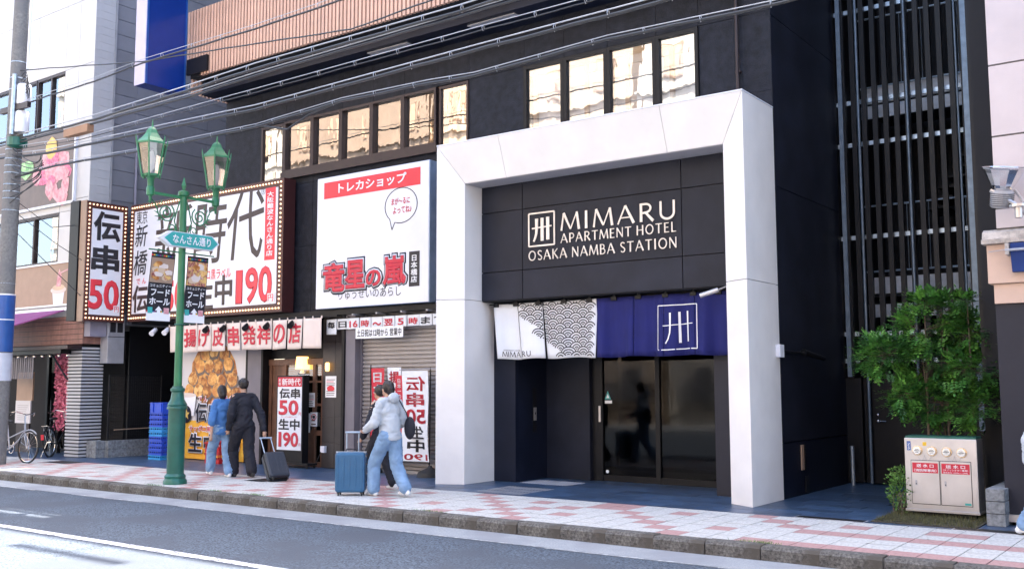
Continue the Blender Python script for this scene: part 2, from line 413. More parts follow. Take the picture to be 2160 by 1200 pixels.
# ---------------------------------------------------------------- ground, road, kerb, pavement
def struct(name, mb, m, **k): return tag(mb.build(name, m, **k), kind='structure')
struct('ground', box(-140, 140, -140, 140, -.5, -.20), M['gutter'])
rd = MB()
rd.poly([(-120, -16.2, -.15), (120, -16.2, -.15), (120, -3.45, -.15), (-120, -3.45, -.15)])
struct('road', rd, M['asphalt'])
struct('gutter', MB().poly([(-120, -3.45, -.147), (120, -3.45, -.147), (120, -2.92, -.14), (-120, -2.92, -.14)]), M['gutter'])
ln = MB(); x = -60.
while x < 60:
    ln.poly([(x, -6.085 + rnd.uniform(-.008, .008), -.146), (x + .5, -6.085 + rnd.uniform(-.008, .008), -.146), (x + .5, -5.945, -.146), (x, -5.945, -.146)]); x += .5
tag(ln.build('road_marking', M['paint']), kind='structure')
ge = MB()
x = -40.
while x < 30:
    l = rnd.uniform(.2, 1.2)
    if rnd.random() < .75: ge.poly([(x, -3.49 - rnd.uniform(0, .03), -.1455), (x + l, -3.49 - rnd.uniform(0, .03), -.1455), (x + l, -3.44, -.1455), (x, -3.44, -.1455)])
    x += l
tag(ge.build('gutter_edge_line', M['paint_faint']), kind='structure')
struct('opposite_pavement', box(-120, 120, -19, -16.2, -.2, 0), M['gutter'])

kerb = struct('kerb', box(-120, 120, -2.90, -2.78, -.2, -.012), M['joint'])
k0 = None
for i in range(52):
    xa = -23.9 + i * .6
    if k0 is None:
        mb = MB().prism([(-2.925, -.2), (-2.925, -.03), (-2.895, 0.0), (-2.745, 0.004), (-2.745, -.2)], 0, .004, .596)
        k0 = mb.build('kerb_stone', M['concrete'], kerb, bevel=.004)
        k0.location = (xa, 0, 0)
    else:
        c = inst(k0, kerb, (xa, rnd.uniform(-.006, .006), rnd.uniform(-.005, .004))); c.rotation_euler = (0, 0, rnd.uniform(-.004, .004))

# pavement: one sheet of joint, tiles laid on it
pav = struct('pavement', MB().poly([(-120, -2.745, -.012), (120, -2.745, -.012), (120, -.62, -.012), (-120, -.62, -.012)]), M['joint'])
TS = .2975
src_t = {}
def pave_tile(kind, x, y, w_=TS, h_=TS):
    key = (kind, round(w_, 3), round(h_, 3))
    mm = M['tile_pink'] if kind else M['tile_light']
    if key not in src_t:
        g = .005
        o = MB().prism([(g, g), (w_ - g, g), (w_ - g, h_ - g), (g, h_ - g)], 2, -.02, 0).build('paving_tile', mm, pav)
        o.location = (x, y, 0); src_t[key] = o; return
    o = inst(src_t[key], pav, (x, y, rnd.uniform(-.0012, .0015)))
far = {0: MB(), 1: MB()}
cells = []
ny = 7; hy = (2.745 - .62) / ny
def is_pink(i, j):
    return (i + j) % 7 == 0 or ((i - j) % 14 == 3) or (j in (2, 5) and (i + j) % 7 == 3)
for i in range(-170, 80):
    for j in range(ny):
        off = 0
        x = i * hy + off; y = -2.745 + j * hy
        pk = is_pink(i, j)
        if x > 1.0: pk = (j in (0, 3)) or (pk and j == 5)
        cells.append((pk, x, y))
vis = sorted([c for c in cells if -17.5 < c[1] < 4.2], key=lambda c: (Vector((c[1], c[2], 0)) - C).length)
near = set(vis[:300])
for c in cells:
    if c in near: pave_tile(1 if c[0] else 0, c[1], c[2], hy, hy)
    else:
        g = .005; x, y = c[1], c[2]
        far[1 if c[0] else 0].box(x + g, x + hy - g, y + g, y + hy - g, -.02, rnd.uniform(-.001, .001))
for k, mb in far.items(): tag(mb.build('far_paving', M['tile_pink'] if k else M['tile_light'], pav), kind='stuff')

# forecourt of slate in front of the buildings
fc = struct('forecourt', MB().poly([(-40, -.62, -.012), (12, -.62, -.012), (12, 12, -.012), (-40, 12, -.012)]), M['slate_joint'])
struct('forecourt_edging', box(-40, 12, -.63, -.55, -.03, .002), M['slate'])
s0 = None; fb = MB()
n = 0
for j in range(24):
    y = -.545 + j * .3
    for i in range(-60, 16):
        x = i * .6 + (.3 if j % 2 else 0) + (.15 if j % 3 == 0 else 0)
        if x > 1.2 and y > -.1 and x < 3.0 and y < 3: continue
        if -5.9 < x < 2.2 and y < 4.0 and n < 290 and not (x > 0.9 and y > -.3):
            n += 1
            if s0 is None:
                s0 = MB().box(.003, .597, .003, .297, -.02, 0).build('slate_tile', M['slate'], fc); s0.location = (x, y, 0)
            else: inst(s0, fc, (x, y, rnd.uniform(-.001, .001)))
        elif y < 3.2: fb.box(x + .003, x + .597, y + .003, y + .297, -.02, -.0005)
tag(fb.build('far_slate', M['slate'], fc), kind='stuff')
# tactile paving: studs and bars
tb = MB()
def studs(mb, x0, y0, nx, ny_, p=.055):
    for i in range(nx):
        for j in range(ny_): mb.lathe([(.016, 0), (.012, .006)], (x0 + i * p, y0 + j * p, .001), 8)
studs(tb, -4.45, 1.0, 17, 11)
bb = MB()
for i in range(16):
    x = -4.25 + i * .055 + 0
    for j in range(3): bb.box(x, x + .02, -.5 + j * .33, -.5 + j * .33 + .26, .001, .007)
tp = thing('tactile_paving', 'steel tactile studs and bars set in the slate before the hotel entrance', 'tactile paving', (-4, .3, 0))
tag(tb.build('stud', M['pale_metal'], tp), kind='stuff'); tag(bb.build('bar', M['pale_metal'], tp), kind='stuff')
for nm, x, y, w_, h_, lb in (('manhole_cover', 2.95, -.52, .75, .24, 'flat dark cover set in the paving beside the granite post'), ('drain_cover', 1.2, -.53, .85, .2, 'dark metal drain cover at the alley mouth by the hedge'), ('manhole_cover', -8.3, -1.15, .5, .5, 'small round-cornered dark cover in the pavement behind the walking man'), ('manhole_cover', -15.0, -.9, .9, .5, 'dark maroon cover in the pavement near the left bicycle')):
    t = thing(nm, lb, 'cover', (x, y, 0))
    box(x - w_ / 2, x + w_ / 2, y - h_ / 2, y + h_ / 2, -.01, .004).build('frame', M['pale_metal'], t)
    box(x - w_ / 2 + .02, x + w_ / 2 - .02, y - h_ / 2 + .02, y + h_ / 2 - .02, 0, .006).build('lid', M['slat_dark'], t)

# ---------------------------------------------------------------- hotel building
HY = 1.11
hotel = thing('hotel_building', 'tall navy rendered hotel building with rows of tall windows behind the white portal', 'building', (-6, 1.11, 0))
def panels(parent, name, m, us, zs, face, off, th=.05, gap=.008, holes=(), bevel=0):
    for a, b in zip(us[:-1], us[1:]):
        for c, d in zip(zs[:-1], zs[1:]):
            cu, cz = (a + b) / 2, (c + d) / 2
            if any(h[0] < cu < h[1] and h[2] < cz < h[3] for h in holes): continue
            mb = MB(); g = gap / 2
            if face == 'Y': mb.box(a + g, b - g, off, off + th, c + g, d - g)
            else: mb.box(off - th, off, a + g, b - g, c + g, d - g)
            mb.build(name, m, parent, bevel)
W1 = (-11.28, -5.65, 5.87, 7.07); W2 = (-4.43, -1.15, 5.70, 7.07)
us = [-12.5, -11.28, -10.52, -9.68, -8.86, -8.02, -7.21, -6.38, -5.65, -4.43, -3.61, -2.77, -1.88, -1.15, -.55, 0]
panels(hotel, 'wall_panel', M['navy'], us, [3.0, 4.4, 5.70, 5.87, 7.07, 8.3, 9.8], 'Y', HY, holes=[W1, W2, (W2[0], W2[1], 5.6, 5.9)])
# structure behind the panels: upper storeys and side walls, with the floors hollow behind the windows
box(-12.5, 0, HY + .004, 12, 9.8, 13.55).build('upper_wall', M['navy'], hotel); box(-7, 0, 4.4, 12, 13.6, 23).build('sun_blocker', M['navy'], hotel)  # rear box is added out of view to block a sun leak
mb = MB(); mb.box(-12.5, -12.2, HY + .06, 12, 3, 9.8); mb.box(-12.2, -.3, 5.4, 12, 0, 9.8); mb.box(-12.2, -.3, HY + .06, 5.4, 7.25, 9.8); mb.box(-12.2, -.3, HY + .06, 5.4, 5.0, 5.4)
mb.box(-5.5, -5.3, HY + .06, 5.4, 0, 5.0); mb.box(-5.45, -4.5, HY + .06, 5.4, 5.4, 7.25); mb.box(-12.2, -11.6, HY + .06, 5.4, 5.4, 7.25)
mb.build('core_wall', M['dark'], hotel)
# unseen parapet with open slot and rail, added to shape sun on the road
mb = MB(); zt = 13.56
mb.box(-12.5, 0, 1.11, 1.3, zt + .9, 16.05); mb.box(-12.5, -11.0, 1.11, 1.3, zt, zt + .9); mb.box(-9.5, 0, 1.11, 1.3, zt, zt + .9)
mb.box(-8.0, -5.9, 1.15, 1.25, 17.3, 17.48); mb.box(-7.0, -6.97, 1.18, 1.21, 16.05, 17.3)
mb.build('sun_shaping_parapet', M['navy'], hotel)
# side wall facing the alley
panels(hotel, 'side_panel', M['navy_panel'], [1.112, 4.0], [.78, 4.45, 7.0, 9.8], 'X', 0.0, th=.3, gap=.012)
box(-.3, -.008, 1.112, 4.0, 0, .772).build('side_base', M['navy_base'], hotel)
box(-.3, 0, 4.01, 12, 0, 15).build('rear_side_wall', M['dark'], hotel)
# rooms
rm = MB(); rm.box(-11.6, -5.5, 2.9, 3.0, 5.4, 7.25)
rm.build('room_wall', M['beige'], hotel)
box(-11.6, -5.5, 1.3, 2.9, 7.16, 7.24).build('room_ceiling', M['ceil_brown'], hotel)
mb = MB()
for x in (-10.2, -8.4, -6.6): mb.box(x, x + .25, 2.5, 2.8, 5.41, 7.15)
mb.build('room_column', M['beige'], hotel)
def windows(x_edges, z0, z1, glassm, proud, y, frame_m, fw=.035, name='window'):
    for a, b in zip(x_edges[:-1], x_edges[1:]):
        f = MB()
        f.box(a + .002, a + fw, y - proud, y + .06, z0, z1); f.box(b - fw, b - .002, y - proud, y + .06, z0, z1)
        f.box(a + fw, b - fw, y - proud + .004, y + .06, z0, z0 + fw); f.box(a + fw, b - fw, y - proud + .004, y + .06, z1 - fw, z1)
        fo = f.build(name, frame_m, hotel)
        box(a + fw, b - fw, y + .02, y + .03, z0 + fw, z1 - fw).build('pane', glassm, fo)
windows([-11.28, -10.56], 5.5, 7.05, M['g_win'], .02, HY, M['brown_frame'], .05)
windows([-10.52, -9.68, -8.86, -8.02, -7.21, -6.38], 5.98, 7.05, M['g_win'], .06, HY, M['brown_frame'], .045)
windows([-6.34, -5.65], 5.80, 7.05, M['g_win'], .02, HY, M['brown_frame'], .045)
box(-10.56, -6.34, HY - .10, HY + .02, 5.83, 5.975).build('window_sill', M['brown_frame'], hotel)
windows([-4.43, -3.61, -2.77, -1.88, -1.15], 5.72, 7.06, M['g_win2'], .03, HY, M['black'], .06)
# blinds and pale timber behind the second row
for a, b in ((-4.30, -2.80), (-2.74, -1.2)):
    z = 5.75
    while z < 6.95:
        box(a, b, HY + .20, HY + .21, z + .004, z + .255).build('blind', M['blind'], hotel); z += .26
for x in (-4.33, -3.30, -2.52, -1.72): box(x, x + .07, HY + .13, HY + .19, 5.74, 7.03).build('timber_post', M['palewood'], hotel)
box(-4.40, -1.2, HY + .12, HY + .20, 6.93, 7.04).build('timber_rail', M['palewood'], hotel)
for i, (x, y, z, r) in enumerate(((-8.45, 2.3, 6.02, .20), (-7.78, 2.1, 6.12, .22), (-7.15, 2.2, 6.10, .2), (-9.9, 2.8, 6.3, .16))):
    t = thing('pendant_globe', ['round paper lamp half hidden low in the fourth window bay', 'largest lit paper globe in the fifth window bay', 'lit paper globe beside the mullion of the sixth window bay', 'small faint paper globe deep behind the second window bay'][i], 'pendant lamp', (x, y, z))
    MB().ball((x, y, z), r, 16, 10).build('shade', M['globe'], t, smooth=True)
    MB().tube([(x, y, z + r), (x, y, 7.16)], .006, 6).build('cord', M['black'], t)
# downpipe on the corner
mb = MB().tube([(-.50, 1.04, 5.62), (-.50, 1.04, 15)], .028, 10)
for z in (6.2, 7.6, 9.0): mb.box(-.54, -.46, 1.04, 1.11, z, z + .03)
tag(mb.build('downpipe', M['brown_frame'], smooth=True), 'dark slim downpipe rising from the right end of the white portal', 'downpipe')

# balcony of cedar slats
ZB = 8.075; 
bal = thing('slatted_balcony', 'long balcony screened with vertical cedar slats high on the hotel', 'balcony', (-8, .5, 8))
s0 = None
x = -12.47; i = 0
while x < -.1:
    zb = ZB + (.33 if x < -12.0 else 0)
    h = 1.46 - (.33 if x < -12.0 else 0)
    key = x < -12.0
    o = MB().box(x, x + .062, .04, .10, zb, ZB + 1.46)
    if s0 is None or key or h0 != h:
        s0 = o.build('slat', M['wood'], bal); h0 = h; x0 = x
    else: inst(s0, bal, (x - x0, rnd.uniform(-.002, .002), 0))
    x += .098
y = .18
while y < 1.1:
    box(-12.50, -12.44, y, y + .05, 7.79, 9.4).build('slat', M['wood'], bal); y += .098
mb = MB(); mb.box(-12.42, -.05, .12, 1.1, ZB + .02, ZB + .14); mb.build('soffit', M['dark'], bal)
box(-12.42, -.05, .102, .12, ZB + .0, ZB + 1.40).build('slat_rail', M['dark'], bal)
box(-12.42, -.05, .40, 1.1, 7.80, ZB + .01).build('downstand_beam', M['navy_base'], bal)
mb = MB(); 
mb.box(-12.40, -11.72, -.02, .032, 8.125, 8.459 )
mb.build('bracket', M['black'], bal)
for x in (-5.2, -7.6): box(x, x + 1.0, .5, .62, 7.775, 7.795).build('soffit_light', M['pale_metal'], bal)

# blue blade sign
bs = thing('blade_sign', 'tall plain deep blue projecting sign with a front edge coloured as a pale reflection beside the slatted balcony', 'sign', (-12.7, -.4, 7.75))
box(-12.86, -12.50, -.92, .03, 7.76, 13).build('blue_panel', M['blue'], bs)
box(-12.87, -12.505, -.935, -.921, 7.765, 13).build('edge_reflection', M['edge_sheen'], bs)  # front edge of the blue sign, its bright reflection put into the colour
box(-12.50, -12.485, -.92, -.885, 7.76, 13).build('trim', M['signblue'], bs); box(-12.50, -12.485, 0.0, .03, 7.76, 13).build('trim', M['signblue'], bs)

# ---------------------------------------------------------------- white portal
por = thing('entrance_portal', 'big white portal with splayed faces around the dark hotel entrance', 'portal', (-2.725, 0, 0))
XL, XR, ZT, ZI, YI, IN_L, IN_R, YB = -5.45, 0.0, 5.59, 4.95, .23, -5.03, -.40, 1.105
def pier(sg):
    xo, xi = (XL, IN_L) if sg < 0 else (XR, IN_R)
    # lower
    for za, zb, nm in ((0, 3.005, 'pier_panel'), (3.013, None, 'pier_panel')):
        sec = [(xo, 0), (xi, YI), (xi, YB), (xo, YB)]
        mb = MB(); n = len(sec)
        top = [(ZT if p[0] == xo else ZI) if zb is None else zb for p in sec]
        b = len(mb.v); mb.v += [(p[0], p[1], za) for p in sec] + [(p[0], p[1], t) for p, t in zip(sec, top)]
        fl = [(3, 2, 1, 0), (4, 5, 6, 7)] + [(i, (i + 1) % 4, 4 + (i + 1) % 4, 4 + i) for i in range(4)]
        if sg > 0: fl = [f[::-1] for f in fl]
        mb.f += fl
        mb.build(nm, M['white'], por, bevel=.003)
pier(-1); pier(1)
def lintel(x0o, x0i, x1o, x1i):
    pts = [(x0o, 0, ZT), (x0i, YI, ZI), (x0i, YB, ZI), (x0o, YB, ZT), (x1o, 0, ZT), (x1i, YI, ZI), (x1i, YB, ZI), (x1o, YB, ZT)]
    mb = MB(); mb.v = pts; mb.f = [(0, 3, 2, 1), (4, 5, 6, 7), (0, 1, 5, 4), (1, 2, 6, 5), (2, 3, 7, 6), (3, 0, 4, 7)]
    mb.build('lintel_panel', M['white'], por, bevel=.003)
xa, xb = -4.168, -1.266
g = .003
lintel(XL + g * 2, IN_L + g * 2, xa - g, xa - g); lintel(xa + g, xa + g, xb - g, xb - g); lintel(xb + g, xb + g, XR - g * 2, IN_R - g * 2)
box(XL - .004, XR + .004, -.006, YB, ZT + .002, ZT + .022).build('coping', M['white_gloss'], por)
# grey soffit under the lintel
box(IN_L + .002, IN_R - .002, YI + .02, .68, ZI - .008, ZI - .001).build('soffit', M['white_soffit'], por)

# recessed sign wall
sw = thing('sign_wall', 'charcoal stone panels inside the portal carrying the pale hotel lettering', 'sign wall', (-2.7, .68, 3))
panels(sw, 'cladding_panel', M['navy_panel'], [IN_L + .004, -4.175, -1.28, IN_R - .004], [3.0, 3.48, 4.12 + .37, 4.945], 'Y', .68, th=.04, gap=.014)
box(IN_L + .004, IN_R - .004, .722, 1.10, 3.0, 4.94).build('backing', M['dark'], sw)
LX = {'M': ([[(0, 0), (.13, 1)], [(.13, 1), (.52, .06)], [(.52, .06), (.88, 1)], [(.88, 1), (1.0, 0)]], [(.10, .07), (.14, .09), (.06, .06), (.12, .14)], 1.0),
 'I': ([[(.1, 0), (.1, 1)]], [(.15, .13)], .22),
 'A': ([[(0, 0), (.40, 1)], [(.40, 1), (.84, 0)], [(.16, .34), (.64, .34)]], [(.07, .08), (.11, .15), (.06, .06)], .84),
 'R': ([[(.08, 0), (.08, 1)], [(.08, .95)] + arc(.30, .72, .27, .235, 80, -90, 10) + [(.1, .47)], [(.30, .50), (.70, 0)]], [(.14, .13), .10, (.10, .15)], .70),
 'U': ([[(.08, 1), (.08, .36)] + arc(.41, .36, .33, .33, 180, 360, 12) + [(.74, 1)]], [.11], .82),
 'P': ([[(.08, 0), (.08, 1)], [(.08, .95)] + arc(.30, .70, .27, .26, 80, -90, 10) + [(.1, .42)]], [(.14, .13), .10], .60),
 'T': ([[(.36, 0), (.36, .97)], [(0, .95), (.72, .95)]], [(.14, .12), .09], .72),
 'E': ([[(.08, 0), (.08, 1)], [(.08, .95), (.52, .95)], [(.08, .52), (.47, .52)], [(.08, .045), (.55, .045)]], [(.13, .13), .085, .085, .085], .56),
 'N': ([[(.06, 0), (.06, 1)], [(.06, .98), (.72, .03)], [(.72, 0), (.72, 1)]], [(.09, .07), (.13, .13), (.07, .09)], .78),
 'H': ([[(.07, 0), (.07, 1)], [(.70, 0), (.70, 1)], [(.07, .52), (.70, .52)]], [(.13, .13), (.13, .13), .08], .78),
 'O': ([arc(.46, .5, .41, .46, 90, 450, 24)], [.11], .92),
 'L': ([[(.08, 0), (.08, 1)], [(.08, .045), (.52, .045)]], [(.13, .13), .085], .54),
 'S': ([arc(.28, .74, .22, .21, 30, 190, 9) + [(.18, .56), (.36, .46)] + arc(.28, .25, .23, .21, 30, -150, 9)], [.10], .54),
 'K': ([[(.08, 0), (.08, 1)], [(.62, 1), (.10, .48)], [(.22, .58), (.70, 0)]], [(.13, .13), (.08, .08), (.10, .14)], .70),
 'B': ([[(.08, 0), (.08, 1)], [(.08, .95)] + arc(.28, .745, .22, .205, 80, -90, 8) + [(.1, .54)], [(.08, .54)] + arc(.32, .295, .27, .25, 80, -90, 8) + [(.08, .045)]], [(.13, .13), .085, .085], .62)}
def optima(parent, s, u0, u1, z0, z1, face, off, m, d=.004, th=.012, sp=.22, warp=None, wmul=1.):
    tot = sum((.42 if ch == ' ' else LX[ch][2] + sp) for ch in s) - sp
    H = z1 - z0; k = (u1 - u0) / tot; x = u0; eps = 0
    for ch in s:
        if ch == ' ': x += .42 * k; continue
        st, ws, wd = LX[ch]; mb = MB()
        for q, (pl, w_) in enumerate(zip(st, ws)):
            ww = [wmul * t * (k * .5 + H * .5) for t in (w_ if isinstance(w_, tuple) else (w_,) * len(pl))]
            if len(ww) != len(pl): ww = [ww[0]] * len(pl)
            stroke(mb, [(x + p[0] * k, z0 + p[1] * H) for p in pl], ww, face, off, d, th + q * .0005 if not warp else q * .0005, warp)
        mb.build('letter', m, parent)
        x += (wd + sp) * k
def mark(parent, u0, u1, z0, z1, face, off, m, d=.004, th=.012, bw=.02, warp=None):
    w_, h = u1 - u0, z1 - z0; mb = MB()
    t = bw * w_
    E_ = [([(0, 0), (1, 0)], 0), ([(0, 1), (1, 1)], 0), ([(0, 0), (0, 1)], 1), ([(1, 0), (1, 1)], 1)]
    def seg(p, wd, e):
        n = 8 if warp else 1
        if len(p) == 2: p = [(p[0][0] + (p[1][0] - p[0][0]) * i / n, p[0][1] + (p[1][1] - p[0][1]) * i / n) for i in range(n + 1)]
        q = [(u0 + a * w_, z0 + b * h) for a, b in p]
        ws = [wd[0] + (wd[1] - wd[0]) * i / (len(q) - 1) for i in range(len(q))]
        stroke(mb, q, ws, face, off, d + (e * .0006 if warp else 0), th + e * .0006, warp)
    for i, (p, v) in enumerate(E_): seg(p, (t * 1.0, t * 1.0), i)
    mb.build('emblem_frame', m, parent); mb = MB()
    seg([(.31, .83), (.31, .52), (.30, .38), (.25, .24), (.19, .14)], (t * 2.3, t * 1.2), 4)
    seg([(.53, .14), (.53, .84)], (t * 2.3, t * 2.3), 5); seg([(.75, .16), (.75, .85)], (t * 2.3, t * 2.3), 6); seg([(.13, .54), (.89, .57)], (t * .9, t * .9), 7)
    return mb.build('emblem_character', m, parent)
SY = .68
hs = thing('hotel_sign_lettering', 'pale raised hotel name lettering with square emblem on the charcoal panels', 'sign lettering', (-2.6, .68, 3.5))
mark(hs, -4.033,-3.532,3.851,4.389, 'Y', SY, M['cream_letter'], .006, .012, .05)
def line(s, a, sp): optima(hs, s, a[0], a[1], a[2], a[3], 'Y', SY, M['cream_letter'], .008, .012, sp)
p0 = (-3.394,0.66,4.054); p1 = (-1.369,0.66,4.035); p2 = (-3.391,0.66,4.345)
line('MIMARU', (p0[0], p1[0], p0[2], p2[2] - .01), .30)
p0 = (-3.405,0.66,3.855); p1 = (-1.366,0.66,3.843); p2 = (-3.403,0.66,4.005)
line('APARTMENT HOTEL', (p0[0], p1[0], p0[2], p2[2]), .26)
p0 = (-4.037,0.66,3.616); p1 = (-1.363,0.66,3.598); p2 = (-4.036,0.66,3.777)
line('OSAKA NAMBA STATION', (p0[0], p1[0], p0[2], p2[2]), .26)

# entrance recess
ent = thing('entrance_recess', 'dark recessed hotel entrance with black side walls under the portal', 'entrance', (-2.7, 1.5, 0))
box(IN_L + .003, -4.58, 1.03, 1.10, 0, 2.99).build('left_pillar', M['navy_base'], ent)
box(-4.63, -4.58, 1.105, 2.0, 0, 2.99).build('recess_wall', M['navy_base'], ent)
box(-4.58, -3.70, 1.96, 2.05, 0, 2.99).build('recess_wall', M['navy_panel'], ent)
box(-.98, IN_R - .003, 1.03, 1.13, 0, 2.99).build('right_pillar', M['greywall'], ent)
box(-.98, -.90, 1.13, 2.15, 0, 2.99).build('recess_wall', M['navy_base'], ent)
box(IN_L + .003, -.4, .70, 5.0, 2.992, 3.0).build('ceiling', M['dark'], ent)
mb = MB(); mb.box(-5.0, -.35, 5.0, 5.1, 0, 3); mb.box(-5.0, -4.9, 2.1, 5, 0, 3); mb.box(-.45, -.35, 2.2, 5, 0, 3)
mb.build('lobby_wall', M['slat_dark'], ent)
for x in (-2.1, -1.5):
    MB().lathe([(.05, 0), (.05, .015)], (x, 1.25, 2.975), 14).build('downlight', M['globe'], ent)
ip = thing('intercom_panel', 'narrow steel intercom plate on the dark wall left of the glass doors', 'intercom', (-4.57, 1.58, 1.1))
box(-4.579, -4.565, 1.53, 1.63, .80, 1.55).build('back_plate', M['black'], ip, bevel=.002); box(-4.565, -4.558, 1.54, 1.62, 1.0, 1.22).build('steel_plate', M['steel'], ip)
box(-4.558, -4.554, 1.57, 1.59, 1.10, 1.14).build('reader', M['ink'], ip)
# glass doors
gd = thing('glass_sliding_door', 'wide black framed sliding glass doors reflecting the street', 'door', (-2.3, 2.08, 0))
for x0, x1 in ((-3.70, -3.50), (-2.50, -2.42), (-1.1, -.99)): box(x0, x1, 2.05, 2.13, 0, 2.75).build('stile', M['black'], gd)
box(-3.5, -2.50, 2.06, 2.12, 0, .10).build('bottom_rail', M['black'], gd); box(-2.42, -1.1, 2.06, 2.12, 0, .10).build('bottom_rail', M['black'], gd)
box(-3.5, -1.1, 2.06, 2.12, 2.55, 2.75).build('top_rail', M['black'], gd)
box(-3.5, -2.50, 2.085, 2.095, .1, 2.55).build('pane', M['g_door'], gd); box(-2.42, -1.1, 2.085, 2.095, .1, 2.55).build('pane', M['g_door'], gd)
box(-3.57, -3.53, 2.03, 2.05, .98, 1.25).build('pull_handle', M['steel'], gd, bevel=.004)
tri = shape(gd, 'sticker', [(-3.47, 1.36), (-3.35, 1.36), (-3.41, 1.50)], 'Y', 2.08, M['teal'], .002, .002)
shape(gd, 'sticker', [(-3.44, 1.38), (-3.38, 1.38), (-3.41, 1.45)], 'Y', 2.08, M['white_print'], .005, .001)
shape(gd, 'sticker', [(-3.47, 1.29), (-3.33, 1.29), (-3.33, 1.34), (-3.47, 1.34)], 'Y', 2.08, M['white_print'], .002, .002)
MB().lathe([(.028, 0), (.028, .006)], (0, 0, 0), 14)
b_ = MB(); b_.prism(arc(-3.42, .16, .028, .028, 0, 340, 12), 1, 2.05, 2.06); b_.build('floor_lock', M['white_print'], gd)

# noren curtains
def wave(u, z, top, amp, k, ph):
    t = max(0, (top - z)); return amp * (sin(u * k + ph) + .5 * sin(u * k * 2.3 + ph * 2)) * (.3 + t)
def cloth(parent, name, m, u0, u1, z0, z1, off, top, amp=.02, k=9., ph=0., face='Y', flare=.0, nx=14, nz=10, slant=0., taper=.03):
    def f(u, z):
        t = (top - z)
        return ((u0 + u1) / 2 + (u - (u0 + u1) / 2) * (1 - taper * t) + slant * t, z - .01 * sin(u * 7 + ph) * t, wave(u, z, top, amp, k, ph) + flare * t)
    mb = MB(); g = []
    for j in range(nz + 1):
        for i in range(nx + 1):
            u, z, e = f(u0 + (u1 - u0) * i / nx, z0 + (z1 - z0) * j / nz); g.append(on(face, off, u, z, e))
    mb.v = g
    for j in range(nz):
        for i in range(nx):
            a = j * (nx + 1) + i; mb.f.append((a, a + 1, a + nx + 2, a + nx + 1) if face == 'Y' else (a, a + 1, a + nx + 2, a + nx + 1))
    o = mb.build(name, m, parent, smooth=True)
    so_ = o.modifiers.new('thick', 'SOLIDIFY'); so_.thickness = .003; so_.offset = -1 if face == 'Y' else -1
    return f
NY = .86
wn = thing('white_noren', 'white hanging curtain with black wave pattern at the left of the entrance', 'noren curtain', (-3.9, NY, 2.95))
T0 = 2.95
for (a, b), sl in (((-4.90, -4.42), .10), ((-4.40, -3.92), .07), ((-3.90, -2.845), .02)):
    fw = cloth(wn, 'cloth_strip', M['cloth_white'], a, b, 2.03, T0, NY, T0, .030, 9, a, slant=sl, taper=.10)
    if a == -4.90: f1 = fw
    elif a == -4.40: f2 = fw
    else: f3 = fw
text(wn, 'APARTMENT HOTEL', -4.78, -4.44, 2.165, 2.19, 'Y', NY, M['ink'], 0, .004, warp=f1)
optima(wn, 'MIMA', -4.80, -4.445, 2.07, 2.155, 'Y', NY, M['ink'], .006, .001, .24, f1, wmul=1.3); optima(wn, 'RU', -4.37, -4.19, 2.07, 2.155, 'Y', NY, M['ink'], .006, .001, .24, f2, wmul=1.3)
# seigaiha scallops clipped to the patterned area
def in_pat(u, z):
    t = (T0 - z) / .92
    left = -4.36 + .10 * t + .95 * max(0, t - .12) ** 1.35
    return -4.36 < u < -2.87 and u > left and 2.10 < z < 2.945
def pat_warp(u, z):
    if u < -3.91: return f2(u, z)
    return f3(u, z)
pm = MB(); r0 = .150; row = 0; z = 2.0
rows = []
while z < 3.05:
    for i in range(-1, 15):
        cx = -4.45 + i * 2 * r0 * .98 + (r0 * .98 if row % 2 else 0)
        if not in_pat(cx + (.06 if cx < -3.2 else -.02), max(z + .05, 2.11)): continue
        for q, rr in enumerate((.90, .60, .32, .12)):
            pts = arc(cx, z, r0 * rr, r0 * rr * .92, 8 if q == 0 else 0, 172 if q == 0 else 180, 12)
            if q == 3: pts = arc(cx, z, r0 * .10, r0 * .09, 0, 180, 5)
            for a, b in zip(pts[:-1], pts[1:]):
                mx_, mz = (a[0] + b[0]) / 2, (a[1] + b[1]) / 2
                if not (2.06 < mz < 2.94 and -4.385 < mx_ < -2.87) or -3.925 < mx_ < -3.895: continue
                # hidden by the scales of the row below
                dx = abs(((mx_ - cx) / (r0 * .98)))
                hid = False
                for sgn in (-1, 1):
                    ex, ez = cx + sgn * r0 * .98, z - r0 * .52
                    if math.hypot(mx_ - ex, (mz - ez) / .92) < r0 * .99: hid = True
                ez = z - 2 * r0 * .52
                if math.hypot(mx_ - cx, (mz - ez) / .92) < r0 * .99: hid = True
                if hid: continue
                stroke(pm, [a, b], r0 * .125, 'Y', NY, .006, 0, pat_warp)
    z += r0 * .52; row += 1
pm.build('wave_pattern', M['ink'], wn)
bn = thing('blue_noren', 'deep blue hanging curtain with a white square emblem over the doors', 'noren curtain', (-1.8, NY, 2.95))
fs = []
for (a, b) in ((-2.865, -2.19), (-2.185, -1.68), (-1.675, -1.18), (-1.175, -.64)):
    fs.append((a, b, cloth(bn, 'cloth_strip', M['cloth_blue'], a, b, 2.03, T0, NY - .01, T0, .045, 11, 1.0, nx=22, taper=0.)))
mark(bn, -1.772,-1.14,2.125,2.783, 'Y', NY - .01, M['white_print'], .009, .001, .022, lambda u, z: fs[0][2](u, z))
rod = MB().tube([(-5.0, NY + .012, 2.955), (-.42, NY + .012, 2.955)], .012, 8)
tag(rod.build('curtain_rod', M['black'], smooth=True), 'thin black rod carrying the noren curtains under the sign panels', 'curtain rod')
c0 = None
